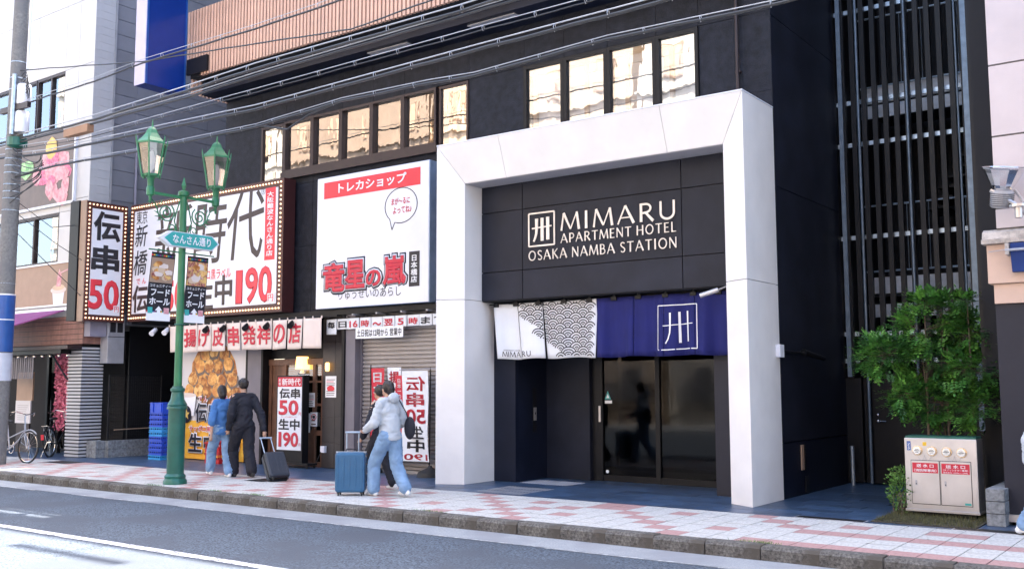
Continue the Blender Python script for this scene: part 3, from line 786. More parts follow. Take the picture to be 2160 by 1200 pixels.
for i, x in enumerate((-4.84, -4.43, -3.98, -3.48, -3.0, -2.55, -2.12, -1.66, -1.2, -.8)):
    t = thing('rod_bracket', 'black bracket gripping the curtain rod', 'bracket', (x, NY, 2.95), 'brackets along the curtain rod') if c0 is None else None
    if c0 is None:
        mb = MB().box(x - .05, x + .05, NY - .03, NY + .03, 2.905, 2.965); mb.box(x - .02, x + .02, NY - .015, NY + .015, 2.965, 2.992); mb.build('clamp', M['black'], t, bevel=.004); c0 = t
    else:
        c = copy_tree(c0); c.location = (x, NY, 2.95)
    (t or c)['label'] = 'black rod bracket, ' + ['leftmost, over the first white strip', 'over the first slit of the white curtain', 'over the left part of the wave pattern', 'over the middle of the wave pattern', 'at the right end of the wave pattern', 'leftmost over the blue curtain', 'second over the blue curtain', 'just left above the white emblem', 'just right above the white emblem', 'rightmost, near the silver camera'][i]
cw = thing('security_camera', 'small silver camera under the sign wall at the right of the blue curtain', 'camera', (-.75, .5, 2.92))
MB().tube([(-.62, .45, 2.93), (-.86, .36, 2.85)], .035, 12).build('body', M['steel'], cw, smooth=True); MB().tube([(-.62, .45, 2.93), (-.55, .60, 2.99)], .014, 8).build('arm', M['steel'], cw)
# right side: wall camera and key plate
wc = thing('security_camera', 'black wall camera on a long arm with a white junction box beside the portal', 'camera', (.05, 1.4, 2.05))
a = (0.02,1.02,2.07); b = (0.06,1.985,2.052); c_ = (0.12,2.532,2.02)
box(.001, .07, a[1] - .08, a[1] + .08, a[2] - .09, a[2] + .09).build('junction_box', M['white_gloss'], wc, bevel=.006)
MB().tube([(.04, a[1] + .08, a[2]), (.06, b[1], b[2])], .022, 8).build('arm', M['black'], wc); MB().tube([(.06, b[1] - .1, b[2] + .02), (.14, c_[1], c_[2] - .03)], [.05, .035], 12).build('body', M['black'], wc, smooth=True)
kp = thing('entry_phone', 'tan and black entry plate low on the navy side wall', 'entry phone', (0, 1.88, .5))
box(.001, .02, 1.80, 1.89, .36, .72).build('tan_plate', M['tan'], kp); box(.001, .03, 1.895, 1.97, .36, .72).build('black_plate', M['black'], kp)
box(.001, .015, 1.95, 2.08, 0.02, .26).build('lower_plate', M['slat_dark'], kp)
# ---------------------------------------------------------------- alley: steel screen and stair tower
alley = thing('stair_tower', 'dark recessed stair tower with pale landings behind the slat screen', 'building', (1.2, 6, 0))
mb = MB(); mb.box(-.2, 4, 6.6, 6.8, 0, 18.5); mb.box(2.95, 3.05, 4.2, 6.6, 0, 18.5)
mb.build('rear_wall', M['dark'], alley)
box(.01, 3.01, 4.3, 6.5, 12.2, 21).build('upper_wall', M['dark'], alley)  # unseen tower top, raised to stop sun leaking through the alley
for z0, z1 in ((6.425, 6.757), (2.957, 3.424)):
    box(.15, 2.4, 4.9, 4.95, z1 - .28, z1).build('landing_fascia', M['landing'], alley)
    box(.15, 2.4, 4.9, 6.5, z1 - .34, z1 - .30).build('landing_floor', M['dark'], alley)
    box(.15, 2.4, 4.88, 4.92, z0 - .22, z0).build('landing_fascia', M['landing'], alley)
for zr in (7.985, 6.748, 4.657, 3.521):
    MB().tube([(.15, 4.86, zr), (2.45, 4.86, zr)], .018, 8).build('handrail', M['galv'], alley)
for za, zb in ((6.748, 7.985), (3.521, 4.657)):
    for x in (.35, .85, 1.2, 1.62, 1.78, 2.15):
        MB().tube([(x, 4.86, za), (x, 4.86, zb)], .007, 6).build('baluster', M['galv'], alley)
for k in range(10): box(1.0 + k * .12, 1.35 + k * .12, 5.4, 6.3, 4.6 + k * .17, 4.64 + k * .17).build('stair_tread', M['slat_dark'], alley)
scr = thing('slat_screen', 'tall screen of dark vertical slats on galvanised rails beside the navy wall', 'screen', (1.1, 4, 0))
s0 = None
for k in range(15):
    x = .0 + k * .172 - .075
    if s0 is None: s0 = box(x, x + .078, 3.9, 3.98, 1.72, 12).build('slat', M['slat_dark'], scr); x0 = x
    else: inst(s0, scr, (x - x0, 0, 0))
for z in (7.86, 6.29, 5.57, 4.01, 2.42, 1.98): box(-.12, 2.08, 4.0, 4.04, z - .035, z + .035).build('rail', M['galv'], scr)
for z in (9.4, 11): box(-.12, 2.08, 4.0, 4.04, z - .035, z + .035).build('rail', M['galv'], scr)
for xa_, xb_, r in ((-0.045, -0.036, .022), (0.412, 0.389, .024), (1.167, 1.184, .024), (1.933, 1.941, .018)):
    MB().tube([((xa_ + xb_) / 2, 3.86, 12), ((xa_ + xb_) / 2, 3.86, .02 if r == .024 and xa_ < .6 else 1.72)], r, 10).build('vertical_pipe', M['galv_dim'], scr, smooth=True)
for px_ in (0.112, ): box(px_ - .035, px_ + .035, 3.84, 3.88, 1.72, 12).build('flat_post', M['galv_dim'], scr)
box(2.077 - .04, 2.077 + .04, 3.78, 3.86, .9, 12).build('flat_post', M['galv_dim'], scr)
# lower gate and service door
gt = thing('service_door', 'black service door with lever handle at the back of the alley', 'door', (.9, 4, 0))
for k in range(9):
    x = -.06 + k * .335
    if k in (1, 2, 3): continue
    box(x, x + .31, 3.97, 4.0, .03, 1.70).build('gate_board', M['slat_dark'], gt)
box(.29, 1.25, 3.96, 4.0, .03, 1.70).build('leaf', M['black'], gt)
a = (0.547,3.94,1.011)
MB().tube([(a[0] - .04, 3.93, a[2]), (a[0] + .09, 3.93, a[2])], .013, 8).build('lever', M['chrome'], gt); MB().ball((a[0] - .04, 3.94, a[2]), .03, 10, 6).build('rose', M['chrome'], gt, smooth=True); MB().ball((a[0] - .04, 3.945, a[2] + .1), .026, 10, 6).build('cylinder_lock', M['chrome'], gt, smooth=True)
for x in (.03, .23): tag(MB().tube([(x - .1 + .02, 3.7, 0), (x - .1 + .02, 3.7, .62)], .03, 10).build('steel_bollard_post', M['galv'], smooth=True), ('thin left' if x < .1 else 'thicker right') + ' short pipe standing at the foot of the alley screen', 'pipe')
# dark side pillar between alley and right building
pl = thing('alley_side_wall', 'black wall and brown post between the alley and the pink building', 'wall', (2.6, 3, 0))
box(2.62, 2.66, 1.2, 3.9, 0, 12).build('wall_face', M['slat_dark'], pl); box(2.66, 3.0, 1.2, 8, 0, 12).build('return_wall', M['dark'], pl)
gp = thing('granite_boundary_block', 'low grey stone block wall ending beside the pink building', 'block wall', (2.85, 0, 0))
x0, x1 = 2.84, 3.036
for k in range(3): box(x0, x1, -.1, 1.6, .002 + k * .14, .135 + k * .14).build('stone_block', M['blockgrey'], gp, bevel=.004)
# ---------------------------------------------------------------- right building
rb = thing('pink_building', 'pale pink stone-panelled building with peach shopfront at the right edge', 'building', (5, .1, 0))
YR = .10
panels(rb, 'stone_panel', M['pinkwall'], [3.05, 5.2, 7.4], [3.40, 3.64, 4.50, 5.36, 6.25, 7.15, 8.05, 9.0, 10], 'Y', YR, th=.10, gap=.022)
box(3.06, 9, YR + .03, 1.19, 3.38, 14.6).build('core_wall', M['joint'], rb); box(3.02, 9.2, 1.19, 8, 0, 16).build('side_wall', M['navy_base'], rb)
mb = MB().prism([(.14, 3.22), (-.02, 3.22), (-.03, 3.27), (.03, 3.28), (.06, 3.36), (.14, 3.40)], 0, 2.91, 9); mb.build('cornice', M['cornice'], rb)
box(2.95, 9, .06, 1.19, 2.76, 3.215).build('fascia_band', M['peach'], rb, bevel=.006); box(3.0, 9, .11, 1.19, 2.53, 2.755).build('lower_band', M['peach'], rb)
box(3.0, 9, .15, 1.19, .12, 2.525).build('shopfront_panel', M['greywall'], rb); box(3.0, 9, .10, 1.19, .04, .12).build('plinth', M['steel'], rb)
box(3.05, 9, .2, 1.19, -.01, .04).build('plinth_base', M['dark'], rb)
aw = thing('folded_awning', 'folded blue canvas awning on the peach fascia', 'awning', (3.5, 0, 3))
p0 = (3.197,-0.1,3.19); p1 = (3.215,-0.06,2.875)
MB().prism([(-.10, p0[2]), (-.02, p0[2] + .02), (.055, p0[2]), (.055, p1[2]), (-.04, p1[2]), (-.09, p0[2] - .1)], 0, p0[0] + .03, 8).build('canvas', M['awningblue'], aw)
MB().tube([(p0[0] - .02, -.12, p0[2] - .07), (8, -.12, p0[2] - .07)], .016, 8).build('front_bar', M['pale_metal'], aw); box(p0[0] - .02, p0[0] + .02, -.13, .06, p0[2] - .12, p0[2] + .01).build('arm', M['cornice'], aw)
MB().tube([(p0[0] - .22, .03, p0[2] - .06), (p0[0], -.10, p0[2] - .06)], .005, 6).build('crank', M['pale_metal'], aw)
fl = thing('floodlight', 'large round faceted floodlight on a bracket of the pink building', 'floodlight', (3.2, -.25, 4))
fc_ = Vector((3.225,-0.25,3.95)); ax = Vector((.16, -.22, .95)).normalized(); q = ax.to_track_quat('Z', 'Y').to_matrix()
mb = MB()
prof = [(.09, -.16), (.13, -.10), (.20, .04), (.235, .10), (.245, .10), (.24, .085)]
mb.lathe(prof, (0, 0, 0), 14); mb.v = [tuple(fc_ + q @ Vector(v)) for v in mb.v]; mb.build('reflector', M['chrome'], fl)
mb = MB().lathe([(.225, .085), (.225, .095)], (0, 0, 0), 18); mb.v = [tuple(fc_ + q @ Vector(v)) for v in mb.v]; mb.build('lens', M['g_left'], fl)
mb = MB().lathe([(.10, -.36), (.12, -.34), (.125, -.18), (.10, -.16)], (0, 0, 0), 16); mb.v = [tuple(fc_ + q @ Vector(v)) for v in mb.v]; mb.build('housing', M['pale_metal'], fl)
for k in range(7):
    mb = MB().torus((0, 0, -.33 + k * .022), .128, .004, 2, 16, 4); mb.v = [tuple(fc_ + q @ Vector(v)) for v in mb.v]; mb.build('cooling_fin', M['ink'], fl)
e = Vector((3.34,-0.25,3.609)); MB().tube([tuple(fc_ + q @ Vector((-.14, 0, -.16))), tuple(e)], [.022, .022], 6).build('bracket_arm', M['steel'], fl)
MB().tube([tuple(fc_ + q @ Vector((.14, 0, -.16))), tuple(e + Vector((.08, 0, .02)))], [.018, .018], 6).build('bracket_arm', M['steel'], fl)
MB().lathe([(.10, 0), (.10, .03), (.045, .04), (.04, -.12)], tuple(e + Vector((.02, 0, -.03))), 12).build('swivel', M['steel'], fl)
MB().tube([tuple(e + Vector((.02, 0, -.05))), (e.x + .35, .05, e.z - .3), (e.x + .35, .10, e.z - .5)], .03, 8).build('wall_arm', M['steel'], fl)

# ---------------------------------------------------------------- hydrant cabinet, hedge, tree
gb = struct('planting_bed', MB().box(1.66, 2.80, -.50, 3.8, -.02, .012), M['soil'])
gr = MB()
for i in range(5200):
    x = rnd.uniform(1.68, 2.78); y = rnd.uniform(-.48, 1.2); a = rnd.uniform(0, 6.28); h = rnd.uniform(.02, .07); l = rnd.uniform(-.03, .03); m_ = rnd.uniform(-.03, .03)
    gr.poly([(x - .003 * cos(a), y - .003 * sin(a), .01), (x + .003 * cos(a), y + .003 * sin(a), .01), (x + l, y + m_, .01 + h)])
tag(gr.build('grass', M['grass']), 'short dry grass below the steel hydrant cabinet', 'grass', kind='stuff')
FX0, FX1, FZ0, FZ1, FY = 1.865, 2.69, .075, .945, .30
fb_ = thing('fire_hydrant_cabinet', 'stainless steel fire inlet cabinet with four round couplings and red labels', 'cabinet', ((FX0 + FX1) / 2, FY, 0))
box(FX0, FX1, FY, FY + .34, FZ0 + .02, FZ1).build('body', M['steel'], fb_, bevel=.006)
box(FX0 - .01, FX1 + .01, FY - .02, FY + .36, FZ0 - .01, FZ0 + .02).build('base_trim', M['steel'], fb_, bevel=.003)
box(FX0 + .05, FX1 - .05, FY + .05, FY + .3, .0, FZ0 - .01).build('foot', M['dark'], fb_)
box(FX0 + .01, FX1 - .01, FY + .01, FY + .33, FZ1 + .001, FZ1 + .025).build('lid', M['green_dark'], fb_)
dx0, dxm, dx1 = FX0 + .075, (FX0 + FX1) / 2 - .01, FX1 - .075
for k, (a, b) in enumerate(((dx0, dxm - .008), (dxm + .008, dx1))):
    d_ = box(a, b, FY - .008, FY, FZ0 + .085, FZ0 + .60).build('cabinet_door', M['steel'], fb_, bevel=.002)
    box(a - .006, b + .006, FY - .002, FY + .001, FZ0 + .078, FZ0 + .607).build('door_gap', M['ink'], fb_)
    lb = plate(fb_, 'label', a + .012, b - .012, FZ0 + .455, FZ0 + .575, 'Y', FY - .008, M['crimson'], .002)
    text(fb_, '送 水 口', a + .06, b - .06, FZ0 + .520, FZ0 + .562, 'Y', FY - .010, M['white_print'], .03, .002)
    if k == 0: text(fb_, '（消防隊専用）', a + .03, b - .03, FZ0 + .468, FZ0 + .502, 'Y', FY - .010, M['white_print'], .03, .002)
    else:
        text(fb_, '（スプリンクラー専用）', a + .03, b - .03, FZ0 + .488, FZ0 + .512, 'Y', FY - .010, M['white_print'], .02, .002)
        text(fb_, '送水圧力 1.0MPa〜1.2MPa', a + .03, b - .03, FZ0 + .462, FZ0 + .478, 'Y', FY - .010, M['white_print'], .02, .002)
    box(a + .04, a + .062, FY - .014, FY - .008, FZ0 + .305, FZ0 + .365).build('latch', M['pale_metal'], fb_, bevel=.002)
    plate(fb_, 'latch_slot', a + .046, a + .056, FZ0 + .315, FZ0 + .33, 'Y', FY - .014, M['ink'], .001)
plate(fb_, 'maker_sticker', dx1 - .08, dx1 - .01, FZ0 + .095, FZ0 + .12, 'Y', FY - .008, M['teal'], .001)
plate(fb_, 'blue_sticker', FX0 + .03, FX0 + .075, FZ1 - .15, FZ1 - .04, 'Y', FY, M['signblue'], .001); text(fb_, '送水口', FX0 + .04, FX0 + .066, FZ1 - .143, FZ1 - .05, 'Y', FY - .001, M['white_print'], .02, .001) 
plate(fb_, 'yellow_sticker', FX0 + .215, FX0 + .26, FZ1 - .09, FZ1 - .045, 'Y', FY, M['yellow'], .001)
for k in range(4):
    cx, cz = FX0 + .155 + k * .168, FZ1 - .155 + .004 * (1.5 - k)
    mb = MB(); mb.prism(arc(cx, cz, .06, .06, 0, 345, 23), 1, FY - .014, FY - .001); mb.build('coupling_flange', M['brass'], fb_, bevel=.003)
    mb = MB(); mb.prism(arc(cx, cz, .046, .046, 0, 345, 23), 1, FY - .045, FY - .014); cp = mb.build('coupling_cap', M['chrome'], fb_, bevel=.004)
    mb = MB(); mb.box(cx - .03, cx + .03, FY - .051, FY - .045, cz - .004, cz + .004); mb.box(cx - .02, cx + .02, FY - .0505, FY - .045, cz - .02, cz - .014); mb.box(cx - .02, cx + .02, FY - .0505, FY - .045, cz + .012, cz + .018); mb.build('cap_print', M['ink'], fb_)
for cx in (FX0 + .235, FX0 + .575):
    for s_ in (-1, 1):
        pts = [(cx, FY - .012, FZ1 - .20), (cx + s_ * .01, FY - .014, FZ1 - .245), (cx + s_ * .045, FY - .016, FZ1 - .275), (cx + s_ * .075, FY - .012, FZ1 - .22)]
        MB().tube(pts, .0025, 5).build('chain', M['pale_metal'], fb_)

def leaflets(mb, p, d, up, L_, n, r):
    """compound leaf along d"""
    side = d.cross(up)
    if side.length < .01: side = Vector((1, 0, 0))
    side.normalize(); nrm = side.cross(d).normalized()
    for i in range(n):
        t = (i + .6) / n; base = p + d * (L_ * t) - nrm * (.25 * L_ * t * t)
        for s_ in ((-1, 1) if i < n - 1 else (0,)):
            dd = (side * s_ + d * .55 + nrm * r.uniform(-.25, .25)).normalized() if s_ else d
            l = .058 * r.uniform(.8, 1.2); w_ = dd.cross(nrm).normalized() * .016
            b = len(mb.v); q = base + dd * l * .5
            mb.v += [tuple(base), tuple(q + w_ - nrm * .003), tuple(base + dd * l), tuple(q - w_ - nrm * .003)]
            mb.f.append((b, b + 1, b + 2, b + 3))
tr = thing('ash_tree', 'bushy multi-stemmed green tree behind the steel cabinet at the alley', 'tree', (2.1, 1.3, 0))
r = random.Random(5)
bases = [(1.95, 1.15), (2.08, 1.30), (2.22, 1.2), (2.35, 1.4), (2.15, 1.5), (2.45, 1.1)]
tips = []
CE = [  # clumps: px centre & radius measured on the crown, with own depths
 ((2.134,1.3,2.559), .33), ((1.905,1.1,2.278), .40), ((2.362,1.4,2.275), .36), ((1.499,1,1.974), .36), ((1.956,1.3,1.847), .46), ((2.495,1.2,1.778), .40),
 ((1.357,1.2,2.173), .22), ((1.664,1.1,1.476), .34), ((2.112,1.3,1.353), .36), ((2.549,1.1,1.3), .32), ((1.599,1.2,1.288), .20), ((1.955,1.2,2.655), .18), ((2.508,1.5,2.151), .22), ((2.477,1.2,2.629), .14), ((1.27,1.1,1.905), .16)]
tm = MB(); 
for bx, by in bases:
    tgt = [c for c, _ in sorted(CE, key=lambda c: abs(c[0][0] - bx) + r.uniform(0, .35))[:3]]
    top = Vector(tgt[0]) if tgt[0][2] > 1.6 else Vector((bx + r.uniform(-.2, .2), by, 2.1))
    p0 = Vector((bx, by, 0)); mid = p0.lerp(top, .5) + Vector((r.uniform(-.08, .08), r.uniform(-.08, .08), 0))
    pts = [p0.lerp(mid, t) + Vector((r.uniform(-.01, .01), 0, 0)) for t in (0, .5)] + [mid, mid.lerp(top, .5), top]
    tm.tube(pts, [.022, .018, .014, .010, .006], 7)
    for c in tgt[1:]: tm.tube([mid, mid.lerp(Vector(c), .5) + Vector((0, 0, .04)), Vector(c)], [.011, .008, .004], 6)
tm.build('trunk', M['bark'], tr, smooth=True)
LM = [MB(), MB(), MB()]; tw = MB()
for c, R_ in CE:
    c = Vector(c); n = int(390 * (R_ / .35) ** 2)
    for i in range(n):
        v = Vector((r.gauss(0, 1), r.gauss(0, 1), r.gauss(0, 1))).normalized() * R_ * r.uniform(.25, 1.08) ** .6
        v.z *= .72; p = c + v
        if noise.noise(p * 3.1) < -.06: continue
        u_ = r.random() + .35 * noise.noise(p * 2.2); lm = LM[0 if u_ > .62 else (1 if u_ > .2 else 2)]
        d = (v.normalized() * .7 + Vector((r.uniform(-.6, .6), r.uniform(-.6, .6), r.uniform(-.35, .25)))).normalized()
        leaflets(lm, p, d, Vector((0, 0, 1)), r.uniform(.12, .19), r.choice((4, 5, 5)), r)
        if i % 7 == 0: tw.tube([c + v * .2, p], [.004, .0015], 4, False)
for lm, q in zip(LM, ('leaf_young', 'leaf', 'leaf_dark')): tag(lm.build('crown', M[q], tr), kind='stuff')
tag(tw.build('twig', M['bark'], tr), kind='stuff')
hg = thing('hedge', 'small bright green azalea hedge left of the steel cabinet', 'hedge', (1.78, .6, 0))
hm = MB(); stm = MB()
for i in range(2600):
    c = Vector((1.78, .62, .30)); v = Vector((r.uniform(-1, 1), r.uniform(-1, 1), r.uniform(-1, 1)))
    if v.length > 1.1: continue
    p = c + Vector((v.x * .18, v.y * .5, v.z * .26)) * (1 + .2 * noise.noise(v * 3))
    if abs(v.length) < .55: continue
    d = (v + Vector((r.uniform(-.6, .6), r.uniform(-.6, .6), r.uniform(0, .9)))).normalized(); l = r.uniform(.022, .042)
    s_ = d.cross(Vector((r.uniform(-1, 1), r.uniform(-1, 1), .3))).normalized() * l * .32
    b = len(hm.v); hm.v += [tuple(p), tuple(p + d * l * .5 + s_), tuple(p + d * l), tuple(p + d * l * .5 - s_)]; hm.f.append((b, b + 1, b + 2, b + 3))
for i in range(30):
    x, y = 1.78 + r.uniform(-.1, .1), .62 + r.uniform(-.35, .35); stm.tube([(x, y, 0), (x + r.uniform(-.08, .08), y + r.uniform(-.1, .1), .25)], .005, 5)
tag(hm.build('foliage', M['leaf2'], hg), kind='stuff'); tag(stm.build('stem', M['bark'], hg), kind='stuff')

# ---------------------------------------------------------------- left white building
LX0 = -15.95
wb = thing('white_tiled_building', 'white tiled building with brown windows and grey side wall at the left', 'building', (-20, 0, 0))
us = [-26, -24, -22.4, -20.6, -18.46, -17.19, -16.6, LX0]
zs = [3.2, 4.5, 5.70, 5.95, 7.70, 9.15, 10.75, 12, 14]
panels(wb, 'wall_panel', M['walltile'], us, zs, 'Y', 0, th=.2, gap=.012, holes=[(-18.46, -17.19, 7.70, 9.15), (-20.6, -17.19, 4.5, 5.7), (-20.6, -17.19, 7.7, 9.15)])
ws_ = [0.0, .52]
zz = [3.0 + .19 * i for i in range(58)]
tile = None
for a, b in zip(zz[:-1], zz[1:]):
    if tile is None: tile = box(LX0 - .05, LX0, .003, .50, a + .002, b - .002).build('side_tile', M['walltile2'], wb)
    else: inst(tile, wb, (0, 0, a - zz[0]))
box(LX0 - .2, LX0 + .02, .503, .545, 3.0, 14).build('edge_trim', M['pale_metal'], wb)
z = 3.02; pj = None
zs_ = []
while z < 13.8:
    for (ya, yb) in ((.548, 1.15), (1.15, 3.2), (3.2, 6.2), (6.2, 9.5)):
        box(LX0 - .10, LX0 - .02, ya + .003, yb - .003, z + .006, z + .360).build('side_panel', M['greypanel'], wb)
    z += .366
mb = MB(); mb.box(-26, LX0 - .21, .21, 12, 9.2, 15.5); mb.box(-26, LX0 - .21, .6, 12, 3, 9.2); mb.box(LX0 - .25, LX0 - .11, .21, 12, 2.9, 14); mb.box(-17.19, LX0 - .21, .21, .6, 3, 9.2); mb.box(-26, LX0 - .21, .21, .6, 5.75, 7.65)
mb.build('core_wall', M['joint'], wb)
tag(MB().tube([(LX0 + .04, 1.16, 3.2), (LX0 + .04, 1.16, 7.75)], .03, 8).build('drainpipe', M['lilac'], smooth=True), 'thin grey drainpipe on the grey side wall', 'drainpipe')
def win(parent, x0, x1, z0, z1, y, n, m='brown_frame'):
    f = MB(); w_ = .06
    f.box(x0, x1, y - .01, y + .12, z0, z0 + w_); f.box(x0, x1, y - .01, y + .12, z1 - w_, z1)
    for i in range(n + 1):
        x = x0 + (x1 - x0) * i / n; f.box(max(x - w_ / 2, x0), min(x + w_ / 2, x1) , y - .008, y + .118, z0 + w_, z1 - w_)
    fo = f.build('window', M[m], parent)
    for i in range(n):
        a = x0 + (x1 - x0) * i / n + w_ / 2; b = x0 + (x1 - x0) * (i + 1) / n - w_ / 2
        box(a, b, y + .05, y + .055, z0 + w_, z1 - w_).build('pane', M['g_left'], fo)
win(wb, -18.46, -17.19, 7.70, 9.15, 0.02, 2); win(wb, -20.6, -18.50, 7.7, 9.15, .02, 2)
win(wb, -20.6, -17.22, 4.5, 5.70, .02, 3)
for x in (-18.1, -17.6): box(x, x + .40, .3, .31, 7.75, 9.1).build('curtain', M['blind'], wb)
box(-20.5, -17.3, .45, .46, 4.5, 5.6).build('room_screen', M['beige'], wb)
for i, (x, z) in enumerate(((-18.9, 5.3), (-18.3, 5.25), (-17.8, 5.35))): MB().ball((x, .35, z), .04, 8, 6).build('ceiling_bulb', M['bulb'], wb)
win(wb, -19.4, -17.9, 9.78, 11.0, .02, 2); win(wb, -21.4, -19.5, 9.78, 11.0, .02, 2)
# ground floor
gf = thing('cafe_shopfront', 'dark cafe shopfront recess under a reddish timber fascia at the left', 'shopfront', (-19, .5, 0))
mb = MB(); mb.box(-26, -16.6, 1.5, 1.6, 0, 3); mb.box(-26, -25.9, 0, 1.5, 0, 3)
mb.build('rear_wall', M['dark'], gf); box(-26, -16.6, .05, 1.5, 2.98, 3.02).build('ceiling', M['dark'], gf)
mb = MB(); mb.box(-18.9, -18.8, .8, .88, 0, 2.4); mb.box(-17.98, -17.93, .6, .7, 0, 2.4); mb.box(-18.5, -18.4, .8, .9, 0, 1.3)
mb.build('door_frame', M['black'], gf)
box(-18.8, -18.0, .84, .845, 0.1, 2.3).build('pane', M['g_door'], gf)
box(-18.7, -18.45, 1.2, 1.25, .45, 1.0).build('lit_shelf', M['tan'], gf); box(-18.35, -18.1, 1.2, 1.25, .6, 1.0).build('lit_shelf', M['beige'], gf)
z = .02; cs_ = None
while z < 2.46:
    if cs_ is None: cs_ = MB().box(-16.56, -15.98, .0, .54, z, z + .045).build('tile_course', M['walltile2'], gf); z0_ = z
    else: inst(cs_, gf, (0, 0, z - z0_))
    z += .078
box(-16.54, -16.0, .02, .52, 0, 2.5).build('column_core', M['ink'], gf)
box(-20, LX0 + .01, -.02, .55, 2.56, 3.2).build('timber_fascia', M['redbrick'], gf)
for z in (2.66, 2.78, 2.9, 3.02, 3.12): box(-20, LX0 + .015, -.026, -.0205, z, z + .012).build('fascia_groove', M['brown_frame'], gf)
box(-20, -15.99, -.35, .0, 2.44, 2.52).build('shutter_box', M['brown_frame'], gf); box(-20, -16.35, -.30, -.05, 2.34, 2.44).build('canopy_fringe', M['black'], gf)
MB().tube([(-16.5, -.02, 1.75), (-16.9, -.25, 2.4)], .02, 6).build('canopy_strut', M['black'], gf)
for i in range(9): MB().ball((-19.2 + i * .36, -.15, 2.30), .035, 8, 5).build('canopy_bulb', M['chrome'], gf)
hh = MB()
for i in range(28): hh.box(-19.6 + i * .062, -19.6 + i * .062 + .05, -.10 + .01 * (i % 3), -.095 + .01 * (i % 3), 1.78, 2.3)
tag(hh.build('shop_curtain', M['mauve']), 'short grey pleated curtain hanging over the cafe entrance', 'curtain')
pw = thing('pink_flower_panel', 'tall panel covered in pink artificial blossoms beside the tiled column', 'flower panel', (-17.6, .6, 0))
box(-17.92, -17.22, .55, .6, .55, 2.5).build('backing', mat('pink_backing', (.30, .08, .13), .8), pw)
pm = MB()
for i in range(1300):
    x, z, y = rnd.uniform(-17.95, -17.2), rnd.uniform(.55, 2.5), rnd.uniform(.47, .55); R_ = Euler((rnd.uniform(-.7, .7), rnd.uniform(-.7, .7), rnd.uniform(0, 6))).to_matrix(); s_ = rnd.uniform(.018, .038)
    pm.poly([tuple(Vector((x, y, z)) + R_ @ Vector((s_ * cos(a), 0, s_ * sin(a)))) for a in (0, 1.2, 2.5, 3.8, 5.1)])
tag(pm.build('blossom', M['pink'], pw), kind='stuff')
ms = thing('menu_board', 'tan and white menu board standing in the cafe doorway', 'menu board', (-19.1, .4, 0))
box(-19.5, -18.75, .38, .42, 1.25, 1.95).build('board', M['tan'], ms); box(-19.5, -18.8, .37, .40, .70, 1.25).build('white_board', M['poster_grey'], ms); box(-19.45, -18.85, .38, .42, 0, .70).build('stand', M['brown_frame'], ms)
for k in range(8): plate(ms, 'text_line', -19.40, -18.95 + rnd.uniform(-.08, .05), .78 + k * .05, .787 + k * .05, 'Y', .37, M['taupe'], .001)
# boards on the white building
cb = thing('drink_board', 'brown printed board with a soup cup under the middle windows', 'sign board', (-18, -.05, 4))
box(-20, -16.42, -.06, -.0, 3.50, 4.46).build('board', M['tan'], cb)
mb = MB(); mb.box(-20, -16.42, -.085, -.062, 3.46, 3.50); mb.box(-20, -16.42, -.085, -.062, 4.46, 4.50); mb.box(-16.45, -16.41, -.083, -.063, 3.5, 4.46); mb.build('frame', M['white_gloss'], cb)
cu, cz = -16.98, 3.50
shape(cb, 'cup_print', [(cu - .20, cz), (cu + .20, cz), (cu + .26, cz + .30), (cu - .26, cz + .30)], 'Y', -.06, M['cloth_white'], .002, .001)
shape(cb, 'cup_rim_print', arc(cu, cz + .34, .34, .09, 0, 345, 20), 'Y', -.06, M['cloth_cream'], .004, .001); shape(cb, 'noodle_print', arc(cu, cz + .40, .26, .07, 0, 345, 20), 'Y', -.06, M['beige'], .006, .001)
shape(cb, 'ham_print', [(cu - .10, cz + .42), (cu + .10, cz + .42), (cu + .13, cz + .66), (cu + .02, cz + .84), (cu - .04, cz + .70)], 'Y', -.06, M['flowerpink'], .008, .001)
shape(cb, 'chopstick_print', [(cu - .02, cz + .70), (cu + .5, cz + .80), (cu + .5, cz + .835), (cu - .02, cz + .73)], 'Y', -.06, M['flowerpink'], .010, .001)
ub = thing('flower_poster', 'large brown poster of pink flowers between the upper and middle windows', 'poster', (-18, -.04, 6.8))
box(-20.5, -16.55, -.05, -.0, 5.92, 7.66).build('board', M['taupe'], ub); box(-20.5, -16.53, -.07, -.051, 5.86, 5.92).build('lower_trim', M['white_gloss'], ub); box(-16.55, -16.50, -.07, 0, 5.9, 7.66).build('side_trim', M['white_gloss'], ub)
for k in range(26): shape(ub, 'petal_print', blob(rnd.uniform(-18.4, -16.85), rnd.uniform(6.05, 7.1), rnd.uniform(.16, .30), rnd.uniform(.12, .24), 9, .2, k), 'Y', -.05, M['flowerpink'] if k % 5 else M['pink'], .002 + k * .0005, .0003)
shape(ub, 'petal_print', blob(-17.55, 7.3, .25, .26, 12, .1, 3), 'Y', -.05, M['gold'], .016, .001); shape(ub, 'leaf_print', blob(-18.7, 6.9, .35, .22, 12, .2, 5), 'Y', -.05, M['lightgreen'], .017, .001)
pa = thing('purple_awning', 'purple canvas awning folded out over the cafe fascia', 'awning', (-18.5, -.4, 3))
mb = MB(); mb.v = [(-20, 0, 3.40), (-16.55, 0, 3.40), (-17.4, -1.0, 2.95), (-20, -1.0, 2.95), (-20, 0, 3.37), (-16.55, 0, 3.37), (-17.4, -1.0, 2.92), (-20, -1.0, 2.92)]; mb.f = [(0, 3, 2, 1), (4, 5, 6, 7), (0, 1, 5, 4), (1, 2, 6, 5), (2, 3, 7, 6), (3, 0, 4, 7)]
